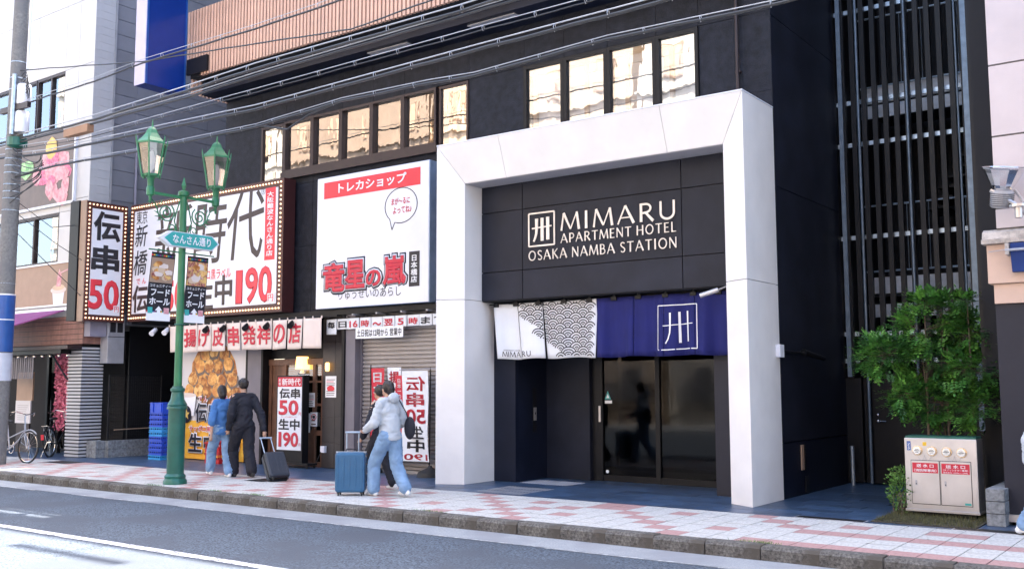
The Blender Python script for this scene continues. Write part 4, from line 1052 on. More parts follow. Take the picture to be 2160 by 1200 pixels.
mb.build('canvas', M['purple'], pa); box(-17.5, -17.35, -1.04, -.98, 2.91, 2.99).build('end_cap', M['white_gloss'], pa); MB().tube([(-20, -1.02, 2.94), (-17.4, -1.02, 2.94)], .02, 6).build('front_bar', M['black'], pa)
tag(MB().poly([(-18.9, -.9, 2.80), (-17.75, -.9, 2.86), (-17.78, -.9, 2.50), (-18.9, -.9, 2.42)]).build('purple_flag', M['purple']), 'small magenta cloth hanging below the purple awning', 'cloth')
box(-20, -16.38, -.10, .0, 3.34, 3.42).build('awning_rail', M['white_gloss'], pa); 
# side boxes on the white building
for nm, y0, y1, z0, z1, d_, lb in (('utility_box', 0.002, 0.411, 2.72, 3.35, .25, 'grey metal box on the side wall above the striped column'), ('air_conditioner', 0.42, 0.841, 2.12, 3.25, .30, 'tall pale stained unit with two dark vents on the side wall')):
    t = thing(nm, lb, 'utility box', (LX0, y0, z0))
    box(LX0, LX0 + d_, y0, y1, z0, z1).build('casing', M['lilac'] if nm[0] == 'u' else M['pale_metal'], t, bevel=.006)
    if nm[0] == 'a':
        yy = (y0 + y1) / 2
        for a, b in ((y0 + .05, yy - .02), (yy + .02, y1 - .05)): plate(t, 'vent', a, b, z1 - .42, z1 - .15, 'X', LX0 + d_, M['ink'], .004)
        box(LX0 + .005, LX0 + d_ + .003, y0 + .002, y1 - .002, z0 + .60, z0 + .615).build('seam', M['ink'], t)
# alley between buildings at the left: block wall, mesh fence, dark back
bw = thing('concrete_block_wall', 'low concrete block wall at the foot of the mesh fence', 'block wall', (-15.8, .3, 0))
for k in range(2):
    box(-15.96, -15.58, .18, .40, .002 + k * .19, .188 + k * .19).build('block', M['blockgrey'], bw, bevel=.004)
    for j in range(3): box(-15.60, -15.45, .405 + j * .46, .86 + j * .46, .002 + k * .19, .188 + k * .19).build('block', M['blockgrey'], bw, bevel=.004)
mf = thing('mesh_fence', 'black wire mesh fence standing on the concrete block wall', 'fence', (-15.55, .3, .38))
for y in (.42, 1.78): MB().tube([(-15.52, y, .38), (-15.52, y, 1.86)], .022, 8).build('post', M['black'], mf)
wm = MB()
for k in range(19): wm.tube([(-15.52, .42, .42 + k * .078), (-15.52, 1.78, .42 + k * .078)], .003, 4)
for k in range(24): wm.tube([(-15.52, .46 + k * .057, .40), (-15.52, .46 + k * .057, 1.84)], .003, 4)
tag(wm.build('wire_mesh', M['black'], mf), kind='stuff')
MB().tube([(-15.52, .42, 1.845), (-15.52, 1.78, 1.845)], .012, 6).build('top_rail', M['black'], mf)
MB().tube([(-15.40, .5, .62), (-15.40, 1.75, .64)], .012, 6).build('hand_pipe', M['tan'], mf)
da = thing('dark_passage', 'dark covered passage with a grey rear wall behind the mesh fence', 'passage', (-14.9, 3, 0))
box(-15.94, -14.02, 3.4, 3.5, 0, 3.1).build('rear_wall', M['mauve'], da); box(-14.10, -14.03, 1.2, 3.4, 0, 3.1).build('side_wall', M['brown_frame'], da); box(-15.94, -12.5, 1.2, 3.4, 3.06, 3.1).build('soffit', M['dark'], da)
box(-15.10, -14.15, 3.36, 3.4, 0, 2.15).build('door', M['black'], da); MB().tube([(-15.25, 3.3, .7), (-15.25, 3.3, 3.05)], .015, 6).build('conduit', M['pale_metal'], da)
box(-15.94, -15.90, 1.15, 3.4, 0, 3.0).build('side_cladding', M['slat_dark'], da)
e = (-18.259,3.3,1.94); plate(da, 'exit_sign', e[0] - .10, e[0] + .12, e[2] - .05, e[2] + .06, 'Y', 3.36, M['exitgreen'], .02)

# ---------------------------------------------------------------- buildings across the street
def opp(nm, x0, x1, h, m, lb, fh=3.1, bays=6, y=-19.0):
    t = thing(nm, lb, 'building', ((x0 + x1) / 2, y, 0))
    box(x0, x1, y - 6, y, -.2, h).build('wall', M[m], t)
    bw_ = (x1 - x0) / bays; k = 0; z = 1.0
    while z + 2 < h:
        for i in range(bays):
            a = x0 + i * bw_ + bw_ * .38; b = x0 + (i + 1) * bw_ - bw_ * .38
            f = box(a - .08, b + .08, y, y + .06, z - .06, z + 1.26).build('window', M['tan'] if z > 6 else M['brown_frame'], t)
            box(a, b, y + .06, y + .07, z, z + 1.2).build('pane', M['beige'] if z > 6 else M['g_door'], f)
        box(x0, x1, y, y + .12, z - .55, z - .45).build('ledge', M[m], t)
        z += fh
    box(x0 - .05, x1 + .05, y - .3, y + .15, h, h + .35).build('parapet', M[m], t)
    for i in range(14): box(x0 + .3, x1 - .3, y + .36, y + .42, 1.0 + i * .11, 1.05 + i * .11).build('railing_bar', M['pale_metal'], t)
opp('office_building', -52, -34, 22, 'opp_white', 'pale office building far along the other side of the street')
opp('apartment_building', -33.6, -24, 20, 'opp_brown', 'tan tiled apartment building across the street', bays=4)
opp('office_building', -23.6, -13.5, 19, 'opp_cream', 'cream rendered building opposite the shops', bays=4)
opp('office_building', -13.1, -4.6, 17, 'opp_white', 'white rendered building facing the hotel entrance', bays=3)
opp('shop_building', -4.2, 5, 9.5, 'opp_cream', 'low cream shop building behind the camera', bays=3)
opp('apartment_building', 5.4, 20, 15, 'opp_brown', 'tan apartment block to the right across the street', bays=5)
opp('office_building', 20.5, 40, 13, 'opp_white', 'white office block beyond the right end of the street')
t = thing('neighbour_building', 'unseen tall block added to stop sunlight through the gap between hotel and white building', 'building', (-14, 9, 0)); box(-16.5, -12.55, 6.4, 12, 0, 24).build('wall', M['walltile'], t)  # hidden mass added only to keep sun leaks off the street
# this side, outside the frame
t = thing('neighbour_building', 'plain pale building continuing the row beyond the left edge', 'building', (-36, 4, 0)); box(-60, -26.01, .3, 12, 0, 16).build('wall', M['walltile'], t)
t = thing('neighbour_building', 'plain grey building continuing the row beyond the right edge', 'building', (20, 4, 0)); box(9.21, 50, .6, 12, 0, 16).build('wall', M['opp_white'], t)
# ---------------------------------------------------------------- shop signs
RED, INK, WP = M['red'], M['ink'], M['white_print']
BUL = [None]
def bulbs(parent, pts):
    for p in pts:
        if BUL[0] is None:
            o = MB().ball((0, 0, 0), .020, 8, 6).build('bulb', M['bulb'], None, smooth=True); o.parent = parent
            BUL[0] = o; o.location = Vector(p) - Vector(ORG[parent.name])
        else: inst(BUL[0], parent, Vector(p) - Vector(ORG[parent.name]))
def ring(u0, u1, z0, z1, st):
    nx = round((u1 - u0) / st); nz = round((z1 - z0) / st); o = []
    for i in range(nx): o.append((u0 + (u1 - u0) * i / nx, z0)); o.append((u1 - (u1 - u0) * i / nx, z1))
    for i in range(nz): o.append((u1, z0 + (z1 - z0) * i / nz)); o.append((u0, z1 - (z1 - z0) * i / nz))
    return o
YN = .75
nx0, nx1, nz0, nz1 = -15.445,-10.13,3.061,5.795
nx0 = -15.42
ns = thing('restaurant_signboard', 'wide white restaurant signboard with big brush characters and a border of lit bulbs', 'signboard', (-12.8, YN, 3.1))
nz0, nz1 = 3.07, 5.78
box(nx0, nx1, YN, YN + .30, nz0, nz1).build('cabinet', M['bulb_frame'], ns)
plate(ns, 'face', nx0 + .17, nx1 - .17, nz0 + .17, nz1 - .17, 'Y', YN, M['white_gloss'], .012)
bulbs(ns, [(u, YN - .015, z) for u, z in ring(nx0 + .075, nx1 - .075, nz0 + .075, nz1 - .075, .092)])
F = YN - .012
def tx(s, a, m, bold=.02, **k): return text(ns, s, a[0], a[1], a[2], a[3], 'Y', F, m, bold, **k)
tx('東京', (-15.171,-14.747,5.301,5.609), INK, .005)
tx('新', (-15.207,-14.716,4.774,5.28), INK, .012, shear=.15); tx('橋', (-15.228,-14.697,4.12,4.695), INK, .012, shear=.15)
tx('新', (-14.474,-13.084,4.208,5.613), M['ink_brown'], .003, shear=.12); tx('時', (-13.017,-11.889,4.202,5.614), M['ink_brown'], .003, shear=.12); tx('代', (-11.885,-10.711,4.211,5.642), M['ink_brown'], .003, shear=.12)
tx('Ⓡ', (-10.804,-10.681,5.502,5.635), INK, .0)
a = (-10.671,-10.362,4.136,5.62); shape(ns, 'red_tab', [(a[0], a[2]), (a[1], a[2]), (a[1], a[3]), (a[0], a[3])], 'Y', F, RED, .002)
tx('\n'.join('大阪難波なんさん通り店'), (a[0] + .05, a[1] - .05, a[2] + .08, a[3] - .08), WP, .03, d=.008)
tx('で ん', (-15.096,-14.722,3.915,4.048), RED, .02); tx('伝', (-15.236,-14.612,3.263,3.892), M['ink_brown'], .045); tx('串', (-14.575,-14.046,3.301,3.885), M['ink_brown'], .045); tx('50', (-13.992,-13.271,3.233,3.934), RED, .05)
tx('サッポロ黒ラベル', (-13.061,-11.72,3.849,4.082), RED, .015); tx('生', (-12.869,-12.289,3.219,3.862), M['ink_brown'], .045); tx('中', (-12.24,-11.667,3.289,3.924), M['ink_brown'], .045)
tx('1', (-11.556,-11.331,3.282,3.988), RED, .05); tx('90', (-11.254,-10.42,3.265,4.026), RED, .05)
a = (-10.526,-10.363,3.291,3.434); shape(ns, 'yen_tab', [(a[0] - .02, a[2] - .02), (a[1] + .02, a[2] - .02), (a[1] + .02, a[3] + .02), (a[0] - .02, a[3] + .02)], 'Y', F, WP, .008, .002); tx('円', a, RED, .02, d=.013)
# projecting blade
XB = -15.5
bsn = thing('restaurant_blade_sign', 'narrow white sign at right angles to the wall reading 50 yen with lit bulbs', 'sign', (XB, .2, 3.05))
by0, by1 = -.30, .72
box(XB - .22, XB, by0, by1, 3.05, 5.76).build('cabinet', M['bulb_frame'], bsn); box(XB - .23, XB + .002, by0 - .02, by0 - .001, 3.04, 5.77).build('front_edge', M['tan'], bsn)
box(XB - .60, XB - .25, by0 - .05, by0 + .3, 3.06, 5.78).build('rear_cabinet', M['black'], bsn)
plate(bsn, 'face', by0 + .13, by1 - .13, 3.20, 5.60, 'X', XB, M['white_gloss'], .012)
bulbs(bsn, [(XB + .015, u, z) for u, z in ring(by0 + .055, by1 - .06, 3.12, 5.69, .092)])
def tb_(s, a, m, bold, **k): return text(bsn, s, a[0], a[1], a[2], a[3], 'X', XB + .012, m, bold, **k)
tb_('伝', (-0.139,0.541,4.883,5.563), INK, .055); tb_('串', (-0.164,0.535,4.133,4.792), INK, .055); tb_('50', (-0.199,0.556,3.313,4.005), RED, .055)
a = (0.445,0.558,3.281,3.405); plate(bsn, 'yen_tab', a[0] - .02, a[1] + .02, a[2] - .02, a[3] + .02, 'X', XB + .012, WP, .003, d=.006); tb_('円', a, RED, .02, d=.012)

# card shop sign (the cartoon animal of the original is left out)
YD = .90
dx0_, dx1_, dz0, dz1 = -9.306,-6.385,3.088,5.691
dz0, dz1 = 3.08, 5.67
ds = thing('card_shop_sign', 'square white shop sign with a red title band and red outlined characters', 'signboard', (-7.8, YD, 3.1))
box(dx0_, dx1_, YD, HY - .003, dz0, dz1).build('cabinet', M['sign_side'], ds, bevel=.01); plate(ds, 'face', dx0_ + .01, dx1_ - .01, dz0 + .01, dz1 - .01, 'Y', YD, M['white_gloss'], .012)
FD = YD - .012
def td(s, a, m, bold=.02, **k): return text(ds, s, a[0], a[1], a[2], a[3], 'Y', FD, m, bold, **k)
b0 = (-9.107,0.888,5.238); b1 = (-6.596,0.888,5.244); bt = (-9.114,0.888,5.561)
shape(ds, 'title_band', [(b0[0], b0[2]), (b1[0], b0[2]), (b1[0], bt[2]), (b0[0], bt[2])], 'Y', FD, RED, .002)
td('トレカショップ', (-8.712, -6.933, b0[2] + .07, bt[2] - .05), WP, .045, d=.008)
# speech bubble
cx, cz = -7.068, 4.902
rx_, rz_ = .40, .33
mb = MB(); pts = arc(cx, cz, rx_, rz_, -112, 226, 30); pts = [(cx - .22, cz - .44)] + pts + [(cx - .22, cz - .44)]
stroke(mb, pts, .016, 'Y', FD, .004, .002); mb.build('speech_bubble', INK, ds)
td('まが〜るに', (cx - .24, cx + .22, cz + .02, cz + .15), M['crimson'], .03); td('よってね♪', (cx - .2, cx + .26, cz - .15, cz - .02), M['crimson'], .03)
# big title with dark outline: a heavier copy behind
for ch, a in (('竜', (-9.104,-8.492,3.386,3.97)), ('星', (-8.504,-7.965,3.427,3.98)), ('の', (-7.945,-7.55,3.438,3.758)), ('嵐', (-7.509,-6.924,3.426,3.985))):
    td(ch, (a[0] - .05, a[1] + .05, a[2] - .05, a[3] + .05), INK, .16, d=.003); td(ch, (a[0] - .025, a[1] + .025, a[2] - .025, a[3] + .025), WP, .10, d=.007); td(ch, a, M['crimson'], .065, d=.011)
td('りゅうせいのあらし', (-8.669, -7.05, 3.231, 3.405), INK, .004)
a = (-6.86,-6.602,3.381,4.022); plate(ds, 'branch_tab', a[0], a[1], a[2], a[3], 'Y', FD, INK, .003, bevel=.001); td('日\n本\n橋\n店', (a[0] + .05, a[1] - .05, a[2] + .07, a[3] - .07), WP, .03, d=.007)

# restaurant front under the signs
rf = thing('restaurant_premises', 'restaurant front with mauve pilasters, dark tiles and a header track', 'shopfront', (-11, 1.3, 0))
box(-14.0, -5.47, 1.0, 1.25, 2.96, 3.06).build('header', M['slat_dark'], rf)
box(-12.45, -5.50, 1.30, 1.42, 2.52, 2.95).build('transom_wall', M['dark'], rf)
box(-11.58, -11.14, 1.12, 1.40, 0, 2.95).build('pilaster', M['mauve'], rf); box(-11.14, -11.08, 1.10, 1.40, 0, 2.95).build('pilaster_edge', M['black'], rf)
box(-8.62, -8.37, 1.05, 1.40, 0, 2.95).build('pilaster', M['mauve'], rf); box(-8.70, -8.63, 1.02, 1.40, 0, 2.95).build('pilaster_edge', M['black'], rf)
box(-14.02, -13.95, 1.10, 1.4, 0, 2.95).build('pilaster_edge', M['black'], rf); box(-11.66, -11.59, 1.13, 1.4, 0, 2.95).build('pilaster_edge', M['black'], rf)
for i in range(2):
    for j in range(6): box(-9.40 + i * .35, -9.056 + i * .35, 1.20, 1.24, .01 + j * .49, .494 + j * .49).build('wall_tile', M['darktile'], rf)
box(-9.42, -8.70, 1.242, 1.40, 0, 2.95).build('tile_backing', M['dark'], rf)
wl = thing('wall_lamp', 'small glowing lamp on the dark tiles beside the restaurant door', 'lamp', (-9.25, 1.15, 1.95)); MB().lathe([(.03, 0), (.045, .04), (.045, .15), (.03, .17)], (-9.22, 1.15, 1.88), 12).build('shade', M['lantern'], wl, smooth=True)
# door
rdr = thing('restaurant_door', 'brown timber framed sliding door with glass and a low wooden panel', 'door', (-10.3, 1.3, 0))
DW = M['doorwood']
box(-11.06, -9.42, 1.24, 1.38, 2.02, 2.14).build('lintel', DW, rdr); box(-11.06, -9.42, 1.30, 1.31, 2.15, 2.95).build('transom_panel', M['black'], rdr)
for x0, x1 in ((-11.06, -10.98), (-10.62, -10.55), (-9.75, -9.68), (-9.50, -9.43)): box(x0, x1, 1.26, 1.34, 0, 2.02).build('stile', DW, rdr)
for z0, z1 in ((0, .10), (.62, .72), (1.20, 1.25), (1.66, 1.70)): box(-10.55, -9.75, 1.27, 1.33, z0, z1).build('rail', DW, rdr); box(-9.68, -9.5, 1.27, 1.33, z0, z1).build('rail', DW, rdr)
box(-10.55, -9.75, 1.29, 1.31, .10, .62).build('kick_panel', DW, rdr); box(-10.98, -10.62, 1.29, 1.31, .02, 2.02).build('side_panel', DW, rdr)
box(-10.55, -9.75, 1.295, 1.30, .72, 2.02).build('pane', M['g_left'], rdr); box(-9.68, -9.5, 1.295, 1.30, .1, 2.02).build('pane', M['g_left'], rdr)
box(-11.05, -9.42, 2.4, 2.45, 0, 2.9).build('inner_wall', M['ceil_brown'], rdr)
MB().tube([(-10.38, 1.24, .95), (-10.38, 1.20, 1.5), (-10.30, 1.20, 1.62), (-10.1, 1.20, 1.64)], .012, 6).build('arched_handle', M['brass'], rdr)
def paper(nm, a, Y, lines, lb, red=None):
    t = thing(nm, lb, 'notice', (a[0], Y, a[2])); plate(t, 'sheet', a[0], a[1], a[2], a[3], 'Y', Y, M['white_print'], .003)
    h = a[3] - a[2]; 
    for k in range(lines):
        z = a[2] + h * (.1 + .8 * k / lines)
        if red and red[0] < k < red[1]: continue
        plate(t, 'text_line', a[0] + .03, a[1] - .03 - rnd.uniform(0, .04), z, z + h * .3 / lines, 'Y', Y - .003, RED if k % 4 == 3 else M['taupe'], .001)
    if red: shape(t, 'red_mark', blob((a[0] + a[1]) / 2, a[2] + h * .42, (a[1] - a[0]) * .38, h * .13, 12, .15, 4), 'Y', Y - .003, RED, .002, .001)
    return t
paper('notice', (-9.312,-9.012,1.371,1.786), 1.195, 9, 'white notice with a red mark taped to the dark wall tiles', (2, 5))
paper('notice', (-10.016,-9.678,1.179,1.459), 1.26, 6, 'pictorial white sheet on the upper door glass', None)
paper('notice', (-10.061,-9.802,0.671,1.052), 1.26, 8, 'tall white notice with a red mark low on the door glass', (2, 5))
t = paper('notice', (-9.798,-9.6,0.797,1.074), 1.26, 3, 'small white no-smoking notice with a round red symbol on the door glass')
a = (-9.781,-9.614,0.918,1.046); mb = MB(); stroke(mb, arc((a[0] + a[1]) / 2, (a[2] + a[3]) / 2, (a[1] - a[0]) * .42, (a[3] - a[2]) * .42, 0, 360, 18), .015, 'Y', 1.257, .003, .001); mb.build('ring_symbol', M['crimson'], t); plate(t, 'square_symbol', (a[0] + a[1]) / 2 - .03, (a[0] + a[1]) / 2 + .03, (a[2] + a[3]) / 2 - .03, (a[2] + a[3]) / 2 + .03, 'Y', 1.257, INK, .001)
sk = thing('wall_socket', 'small white outdoor socket low on the dark tiled wall', 'socket', (-9.2, 1.18, .4)); box(-9.36, -9.25, 1.12, 1.195, .30, .43).build('cover', M['white_gloss'], sk, bevel=.01)
tag(MB().tube([(-9.33, 1.12, .32), (-9.4, 1.05, .1), (-9.6, .98, .02), (-9.9, .95, .015)], .008, 5).build('power_cable', M['cable']), 'thin black cable from the wall socket to the lit stand sign', 'cable')
# shutter
sh = thing('roller_shutter', 'closed grey ribbed roller shutter beside the white portal', 'shutter', (-7, 1.25, 0))
prof = []; z = .06
while z < 2.96: prof += [(1.27, z), (1.235, z + .012), (1.235, z + .055), (1.27, z + .067)]; z += .078
mb = MB()
for (y0, z0), (y1, z1) in zip(prof[:-1], prof[1:]): mb.poly([(-8.34, y0, z0), (-5.50, y0, z0), (-5.50, y1, z1), (-8.34, y1, z1)])
mb.build('curtain', M['shutter'], sh); box(-8.34, -5.5, 1.22, 1.28, 0, .055).build('bottom_bar', M['pale_metal'], sh); box(-8.37, -8.335, 1.2, 1.3, 0, 2.96).build('guide', M['mauve'], sh)
# track and spots
trk = thing('spotlight_track', 'black ceiling track above the cream noren', 'track', (-11.5, .85, 2.95)); box(-14.0, -8.7, .88, .92, 2.92, 2.955).build('track', M['black'], trk)
for k in range(14): box(-13.9 + k * .62, -13.86 + k * .62, .90, 1.2, 2.93, 2.955).build('cross_bar', M['pale_metal'], trk)
sp0 = None
for i, (px_, wh) in enumerate(((-14.45, 1), (-13.98, 1), (-12.55, 0), (-11.98, 0), (-11.25, 0), (-10.6, 0), (-9.88, 0))):
    if i in (0, 2):
        t = thing('spotlight', 'white round spotlight under the bulb sign at the dark passage' if wh else 'small black spotlight hanging from the track above the cream noren', 'spotlight', (px_, .85, 2.93), 'white spotlights left of the noren' if wh else 'black spotlights above the noren')
        MB().tube([(px_, .85, 2.93), (px_, .82, 2.86)], .012, 6).build('stem', M['black'], t)
        MB().tube([(px_ - .02, .86, 2.87), (px_ + .05, .70, 2.76)], [.045, .06], 12).build('head', M['white_gloss'] if wh else M['black'], t, smooth=True); sp0 = t; spx = px_
    else: t = copy_tree(sp0); t.location.x = px_
    t['label'] = ['white round spotlight, left one under the bulb sign', 'white round spotlight, right one beside the lamp post', 'black spotlight above the third red character', 'black spotlight above the fourth red character', 'black spotlight above the fifth red character', 'black spotlight above the sixth red character', 'rightmost black spotlight above the noren'][i]
# cream noren with red characters
cn = thing('cream_noren', 'cream hanging banner with large red characters above the restaurant front', 'noren curtain', (-11.5, .8, 2.9))
NT = 2.905; chars = ' 揚げ皮串発祥の店 '
xs = [-13.881, -13.385, -12.868, -12.414, -11.924, -11.447, -10.939, -10.459, -10.007, -9.553, -9.031]
for i, ch in enumerate(chars):
    a, b = xs[i] + .012, xs[i + 1] - .012
    f = cloth(cn, 'cloth_strip', M['cloth_cream'], a, b, 2.33 + rnd.uniform(-.01, .01), NT, .8, NT, .022, 6, i * 1.7, nx=8, slant=rnd.uniform(-.02, .03) * 3)
    if ch != ' ': text(cn, ch, a + .03, b - .03, 2.43, 2.83, 'Y', .8, M['crimson'], .045, .008, warp=f)
mb = MB().tube([(xs[0], .80, NT + .03), (xs[-1], .80, NT + .03)], .008, 6); mb.build('hanging_rod', M['black'], cn)
for i in range(21):
    x = xs[0] + (xs[-1] - xs[0]) * i / 20; box(x - .015, x + .015, .793, .807, NT - .01, NT + .04).build('loop', M['cloth_cream'], cn)
# opening hours strips
oh = thing('opening_hours_strips', 'row of hanging white strips printed with opening hours over the shutter', 'banner', (-7.2, 1.0, 2.9))
x0, x1 = -9.117, -6.291; s_ = '毎日16時〜翌5時まで'; w10 = (x1 + .2 - x0) / 10
cl = [INK, INK, RED, RED, RED, RED, RED, INK, INK]
zt, zb = 2.88, 2.584
for i, ch in enumerate(('毎', '日', '16', '時', '〜', '翌', '5', '時', 'ま', 'で')):
    a, b = x0 + i * w10 + .006, x0 + (i + 1) * w10 - .006
    f = cloth(oh, 'cloth_strip', M['cloth_white'], a, b, zb + (.09 if i else 0), zt, 1.0, zt, .012, 7, i * 2.1, nx=6)
    m = M['crimson'] if i in (2, 3, 4, 5, 6, 7) else INK
    if ch == '〜': text(oh, ch, a + .03, b - .03, (zb + zt) / 2 - .02, (zb + zt) / 2 + .05, 'Y', 1.0, m, .05, .008, warp=f)
    else: text(oh, ch, a + (.035 if ch != '5' else .07), b - (.035 if ch != '5' else .07), zb + .12, zt - .05, 'Y', 1.0, m, .045, .008, warp=f)
a = (-8.272,-7.06,2.501,2.665); plate(oh, 'lower_strip', a[0], a[1], a[2] - .02, a[3] + .02, 'Y', .965, M['white_print'], .003); text(oh, '土日祝は12時から 営業中', a[0] + .04, a[1] - .04, a[2] + .01, a[3] - .01, 'Y', .962, INK, .03, .003)
for i in range(7):
    x = x0 + .1 + i * .5; box(x, x + .02, .98, 1.2, 2.90, 2.92).build('hook', M['black'], oh)
box(x0, -5.5, .99, 1.01, 2.885, 2.90).build('hanging_rail', M['black'], oh)

# fried chicken poster
fp = thing('food_poster', 'tall poster of piled fried chicken and beer on the restaurant front', 'poster', (-12.8, 1.2, 0))
PY = 1.16
box(-13.94, -11.67, PY, PY + .05, .02, 2.95).build('board', M['poster_grey'], fp)
plate(fp, 'orange_print', -13.94, -11.67, .02, .85, 'Y', PY, M['beer'], .001)
r_ = random.Random(3)
pl_ = []
for (a, z, n) in ((0, 2.62, 2), (0, 2.33, 3), (-.05, 2.03, 4), (-.08, 1.74, 5), (-.05, 1.46, 6)):
    for k in range(n): pl_.append((-12.72 + a + (k - (n - 1) / 2) * .33 + r_.uniform(-.04, .04), z + r_.uniform(-.05, .05)))
CHK = [M['chicken'], speck('fried_crust_print_dark', (.12, .03, .008), (.48, .17, .035), 7, .5, .38, .6, 0, c=(.70, .36, .10), cs=8), speck('fried_crust_print_pale', (.40, .15, .03), (.84, .46, .13), 7, .5, .36, .58, 0, c=(.60, .22, .05), cs=6)]
shape(fp, 'shadow_print', blob(-12.75, 1.85, .80, .70, 16, .06, 9), 'Y', PY, CHK[1], .0016, .0003)
for i, (x, z) in enumerate(pl_):
    shape(fp, 'shade_print', blob(x + .02, z - .03, .195, .18, 13, .10, i), 'Y', PY, M['taupe'], .002 + i * .0008, .0003)
    shape(fp, 'chicken_print', blob(x, z, .165, .15, 13, .10, i), 'Y', PY, CHK[i % 3], .0024 + i * .0008, .0003)
shape(fp, 'mug_print', [(-13.86, .95), (-13.36, .95), (-13.30, 1.40), (-13.92, 1.40)], 'Y', PY, M['white_print'], .034, .001); shape(fp, 'mug_rim_print', arc(-13.61, 1.40, .31, .05, 0, 345, 18), 'Y', PY, M['cloth_cream'], .036, .001)
shape(fp, 'badge_print', arc(-13.62, .98, .17, .19, 0, 350, 22), 'Y', PY, INK, .038, .001); shape(fp, 'badge_star', [(-13.62 + (.12 if i % 2 == 0 else .05) * sin(i * pi / 5), .98 + (.13 if i % 2 == 0 else .055) * cos(i * pi / 5)) for i in range(10)], 'Y', PY, M['gold'], .040, .001)
def tf(s, u0, u1, z0, z1, m, bold=.05, d=.044, o=True):
    if o: text(fp, s, u0 - .025, u1 + .025, z0 - .025, z1 + .025, 'Y', PY, WP, bold + .055, d - .003)
    text(fp, s, u0, u1, z0, z1, 'Y', PY, m, bold, d)
tf('で ん', -13.2, -12.9, 1.27, 1.37, M['crimson'], .03); tf('伝', -13.3, -12.9, .82, 1.24, INK); tf('串', -12.85, -12.5, .82, 1.24, INK); tf('50', -12.45, -11.95, .85, 1.38, M['crimson'])
tf('サッポロ黒ラベル', -13.5, -12.3, .62, .73, M['crimson'], .03); tf('生', -13.52, -13.05, .17, .57, INK); tf('中', -12.98, -12.55, .17, .57, INK); tf('190', -12.45, -11.8, .15, .55, M['crimson'])
# stand sign
st = thing('stand_sign', 'tall white illuminated stand sign with black and red price characters on casters', 'stand sign', (-10.0, .95, 0))
sx0, sx1 = -10.36, -9.66; SYF = .9
box(sx0 - .03, sx1 + .03, SYF, SYF + .16, .10, 1.80).build('cabinet', M['black'], st); plate(st, 'face', sx0, sx1, .34, 1.77, 'Y', SYF, M['white_gloss'], .006)
plate(st, 'red_header', sx0, sx1, 1.58, 1.77, 'Y', SYF - .006, M['crimson'], .002)
def ts(s, u0, u1, z0, z1, m, bold=.05): text(st, s, sx0 + u0, sx0 + u1, z0, z1, 'Y', SYF - .008, m, bold, .003)
ts('新\n橋', .03, .09, 1.61, 1.74, WP, .01); ts('新時代', .12, .67, 1.605, 1.745, WP, .02); ts('伝串', .05, .66, 1.35, 1.55, INK); ts('50', .04, .62, 1.02, 1.32, M['crimson']); ts('円', .63, .69, 1.02, 1.08, M['crimson'], .01)
ts('サッポロ黒ラベル', .12, .58, .975, 1.0, M['crimson'], .01); ts('生中', .04, .66, .73, .95, INK); ts('1', .05, .14, .40, .69, M['crimson']); ts('90', .18, .63, .40, .69, M['crimson']); ts('円', .64, .69, .42, .48, M['crimson'], .01)
box(sx0 - .16, sx1 + .25, SYF - .05, SYF + .2, .06, .10).build('base', M['black'], st)
for x in (sx0 - .12, sx1 + .2):
    for y in (SYF - .02, SYF + .17): MB().torus((x, y, .03), .02, .012, 1, 12, 6).build('caster', M['rubber'], st)
l_ = thing('table_lantern', 'glowing amber lantern shining above the stand sign at the door', 'lamp', (-10.0, 1.0, 1.8)); MB().lathe([(.14, 0), (.14, .02), (.12, .24), (.12, .25)], (-10.02, 1.22, 1.93), 10).build('shade', M['lantern'], l_); MB().lathe([(.05, 0), (.03, .07)], (-10.02, 1.22, 1.84), 10).build('base', M['white_gloss'], l_)
# nobori flags
def flag(lb, x, y, h, w_, H, ang, content, m, mirror=False, base=True, lean=0., pole=True):
    t = thing('banner_flag', lb, 'banner flag', (x, y, 0))
    ca, sa = cos(ang), sin(ang)
    if pole:
        MB().tube([(x, y, .1), (x + lean, y, h + .06)], .012, 6).build('pole', M['black'], t); MB().tube([(x + lean - .06, y, h + .03), (x + lean + w_ * ca, y + w_ * sa, h + .03)], .008, 6).build('cross_rod', M['pale_metal'], t)
        if base: MB().lathe([(.24, 0), (.22, .08), (.05, .16), (.03, .2)], (x, y, 0), 14).build('base', M['rubber'], t, smooth=True)
    top = h
    def W(u, z):  # u along flag 0..w
        tt = top - z; e = .035 * sin(u * 9 + z * 3.1) * min(1, tt); a = .10 * tt * .3
        return u, z, e, a
    def P(u, z, d=0.):
        u, z, e, a = W(u, z); q = x + lean * (z / h) + u * ca + e * sa + d * sa + a; return (q, y + u * sa - e * ca - d * ca, z)
    mb = MB(); nx, nz = 8, 20
    for j in range(nz + 1):
        for i in range(nx + 1): mb.v.append(P(w_ * i / nx, h - H + H * j / nz))
    for j in range(nz):
        for i in range(nx): a = j * (nx + 1) + i; mb.f.append((a, a + 1, a + nx + 2, a + nx + 1))
    mb.build('cloth', m, t, smooth=True)
    for (s, u0, u1, z0, z1, mm, bold) in content:
        o = text(t, s, u0, u1, z0, z1, 'Y', 0, mm, bold, 0, mirror=mirror)
        org = Vector(ORG[t.name])
        for v in o.data.vertices:
            wv = v.co + org; v.co = Vector(P(wv.x, wv.z, .006)) - org
    return t
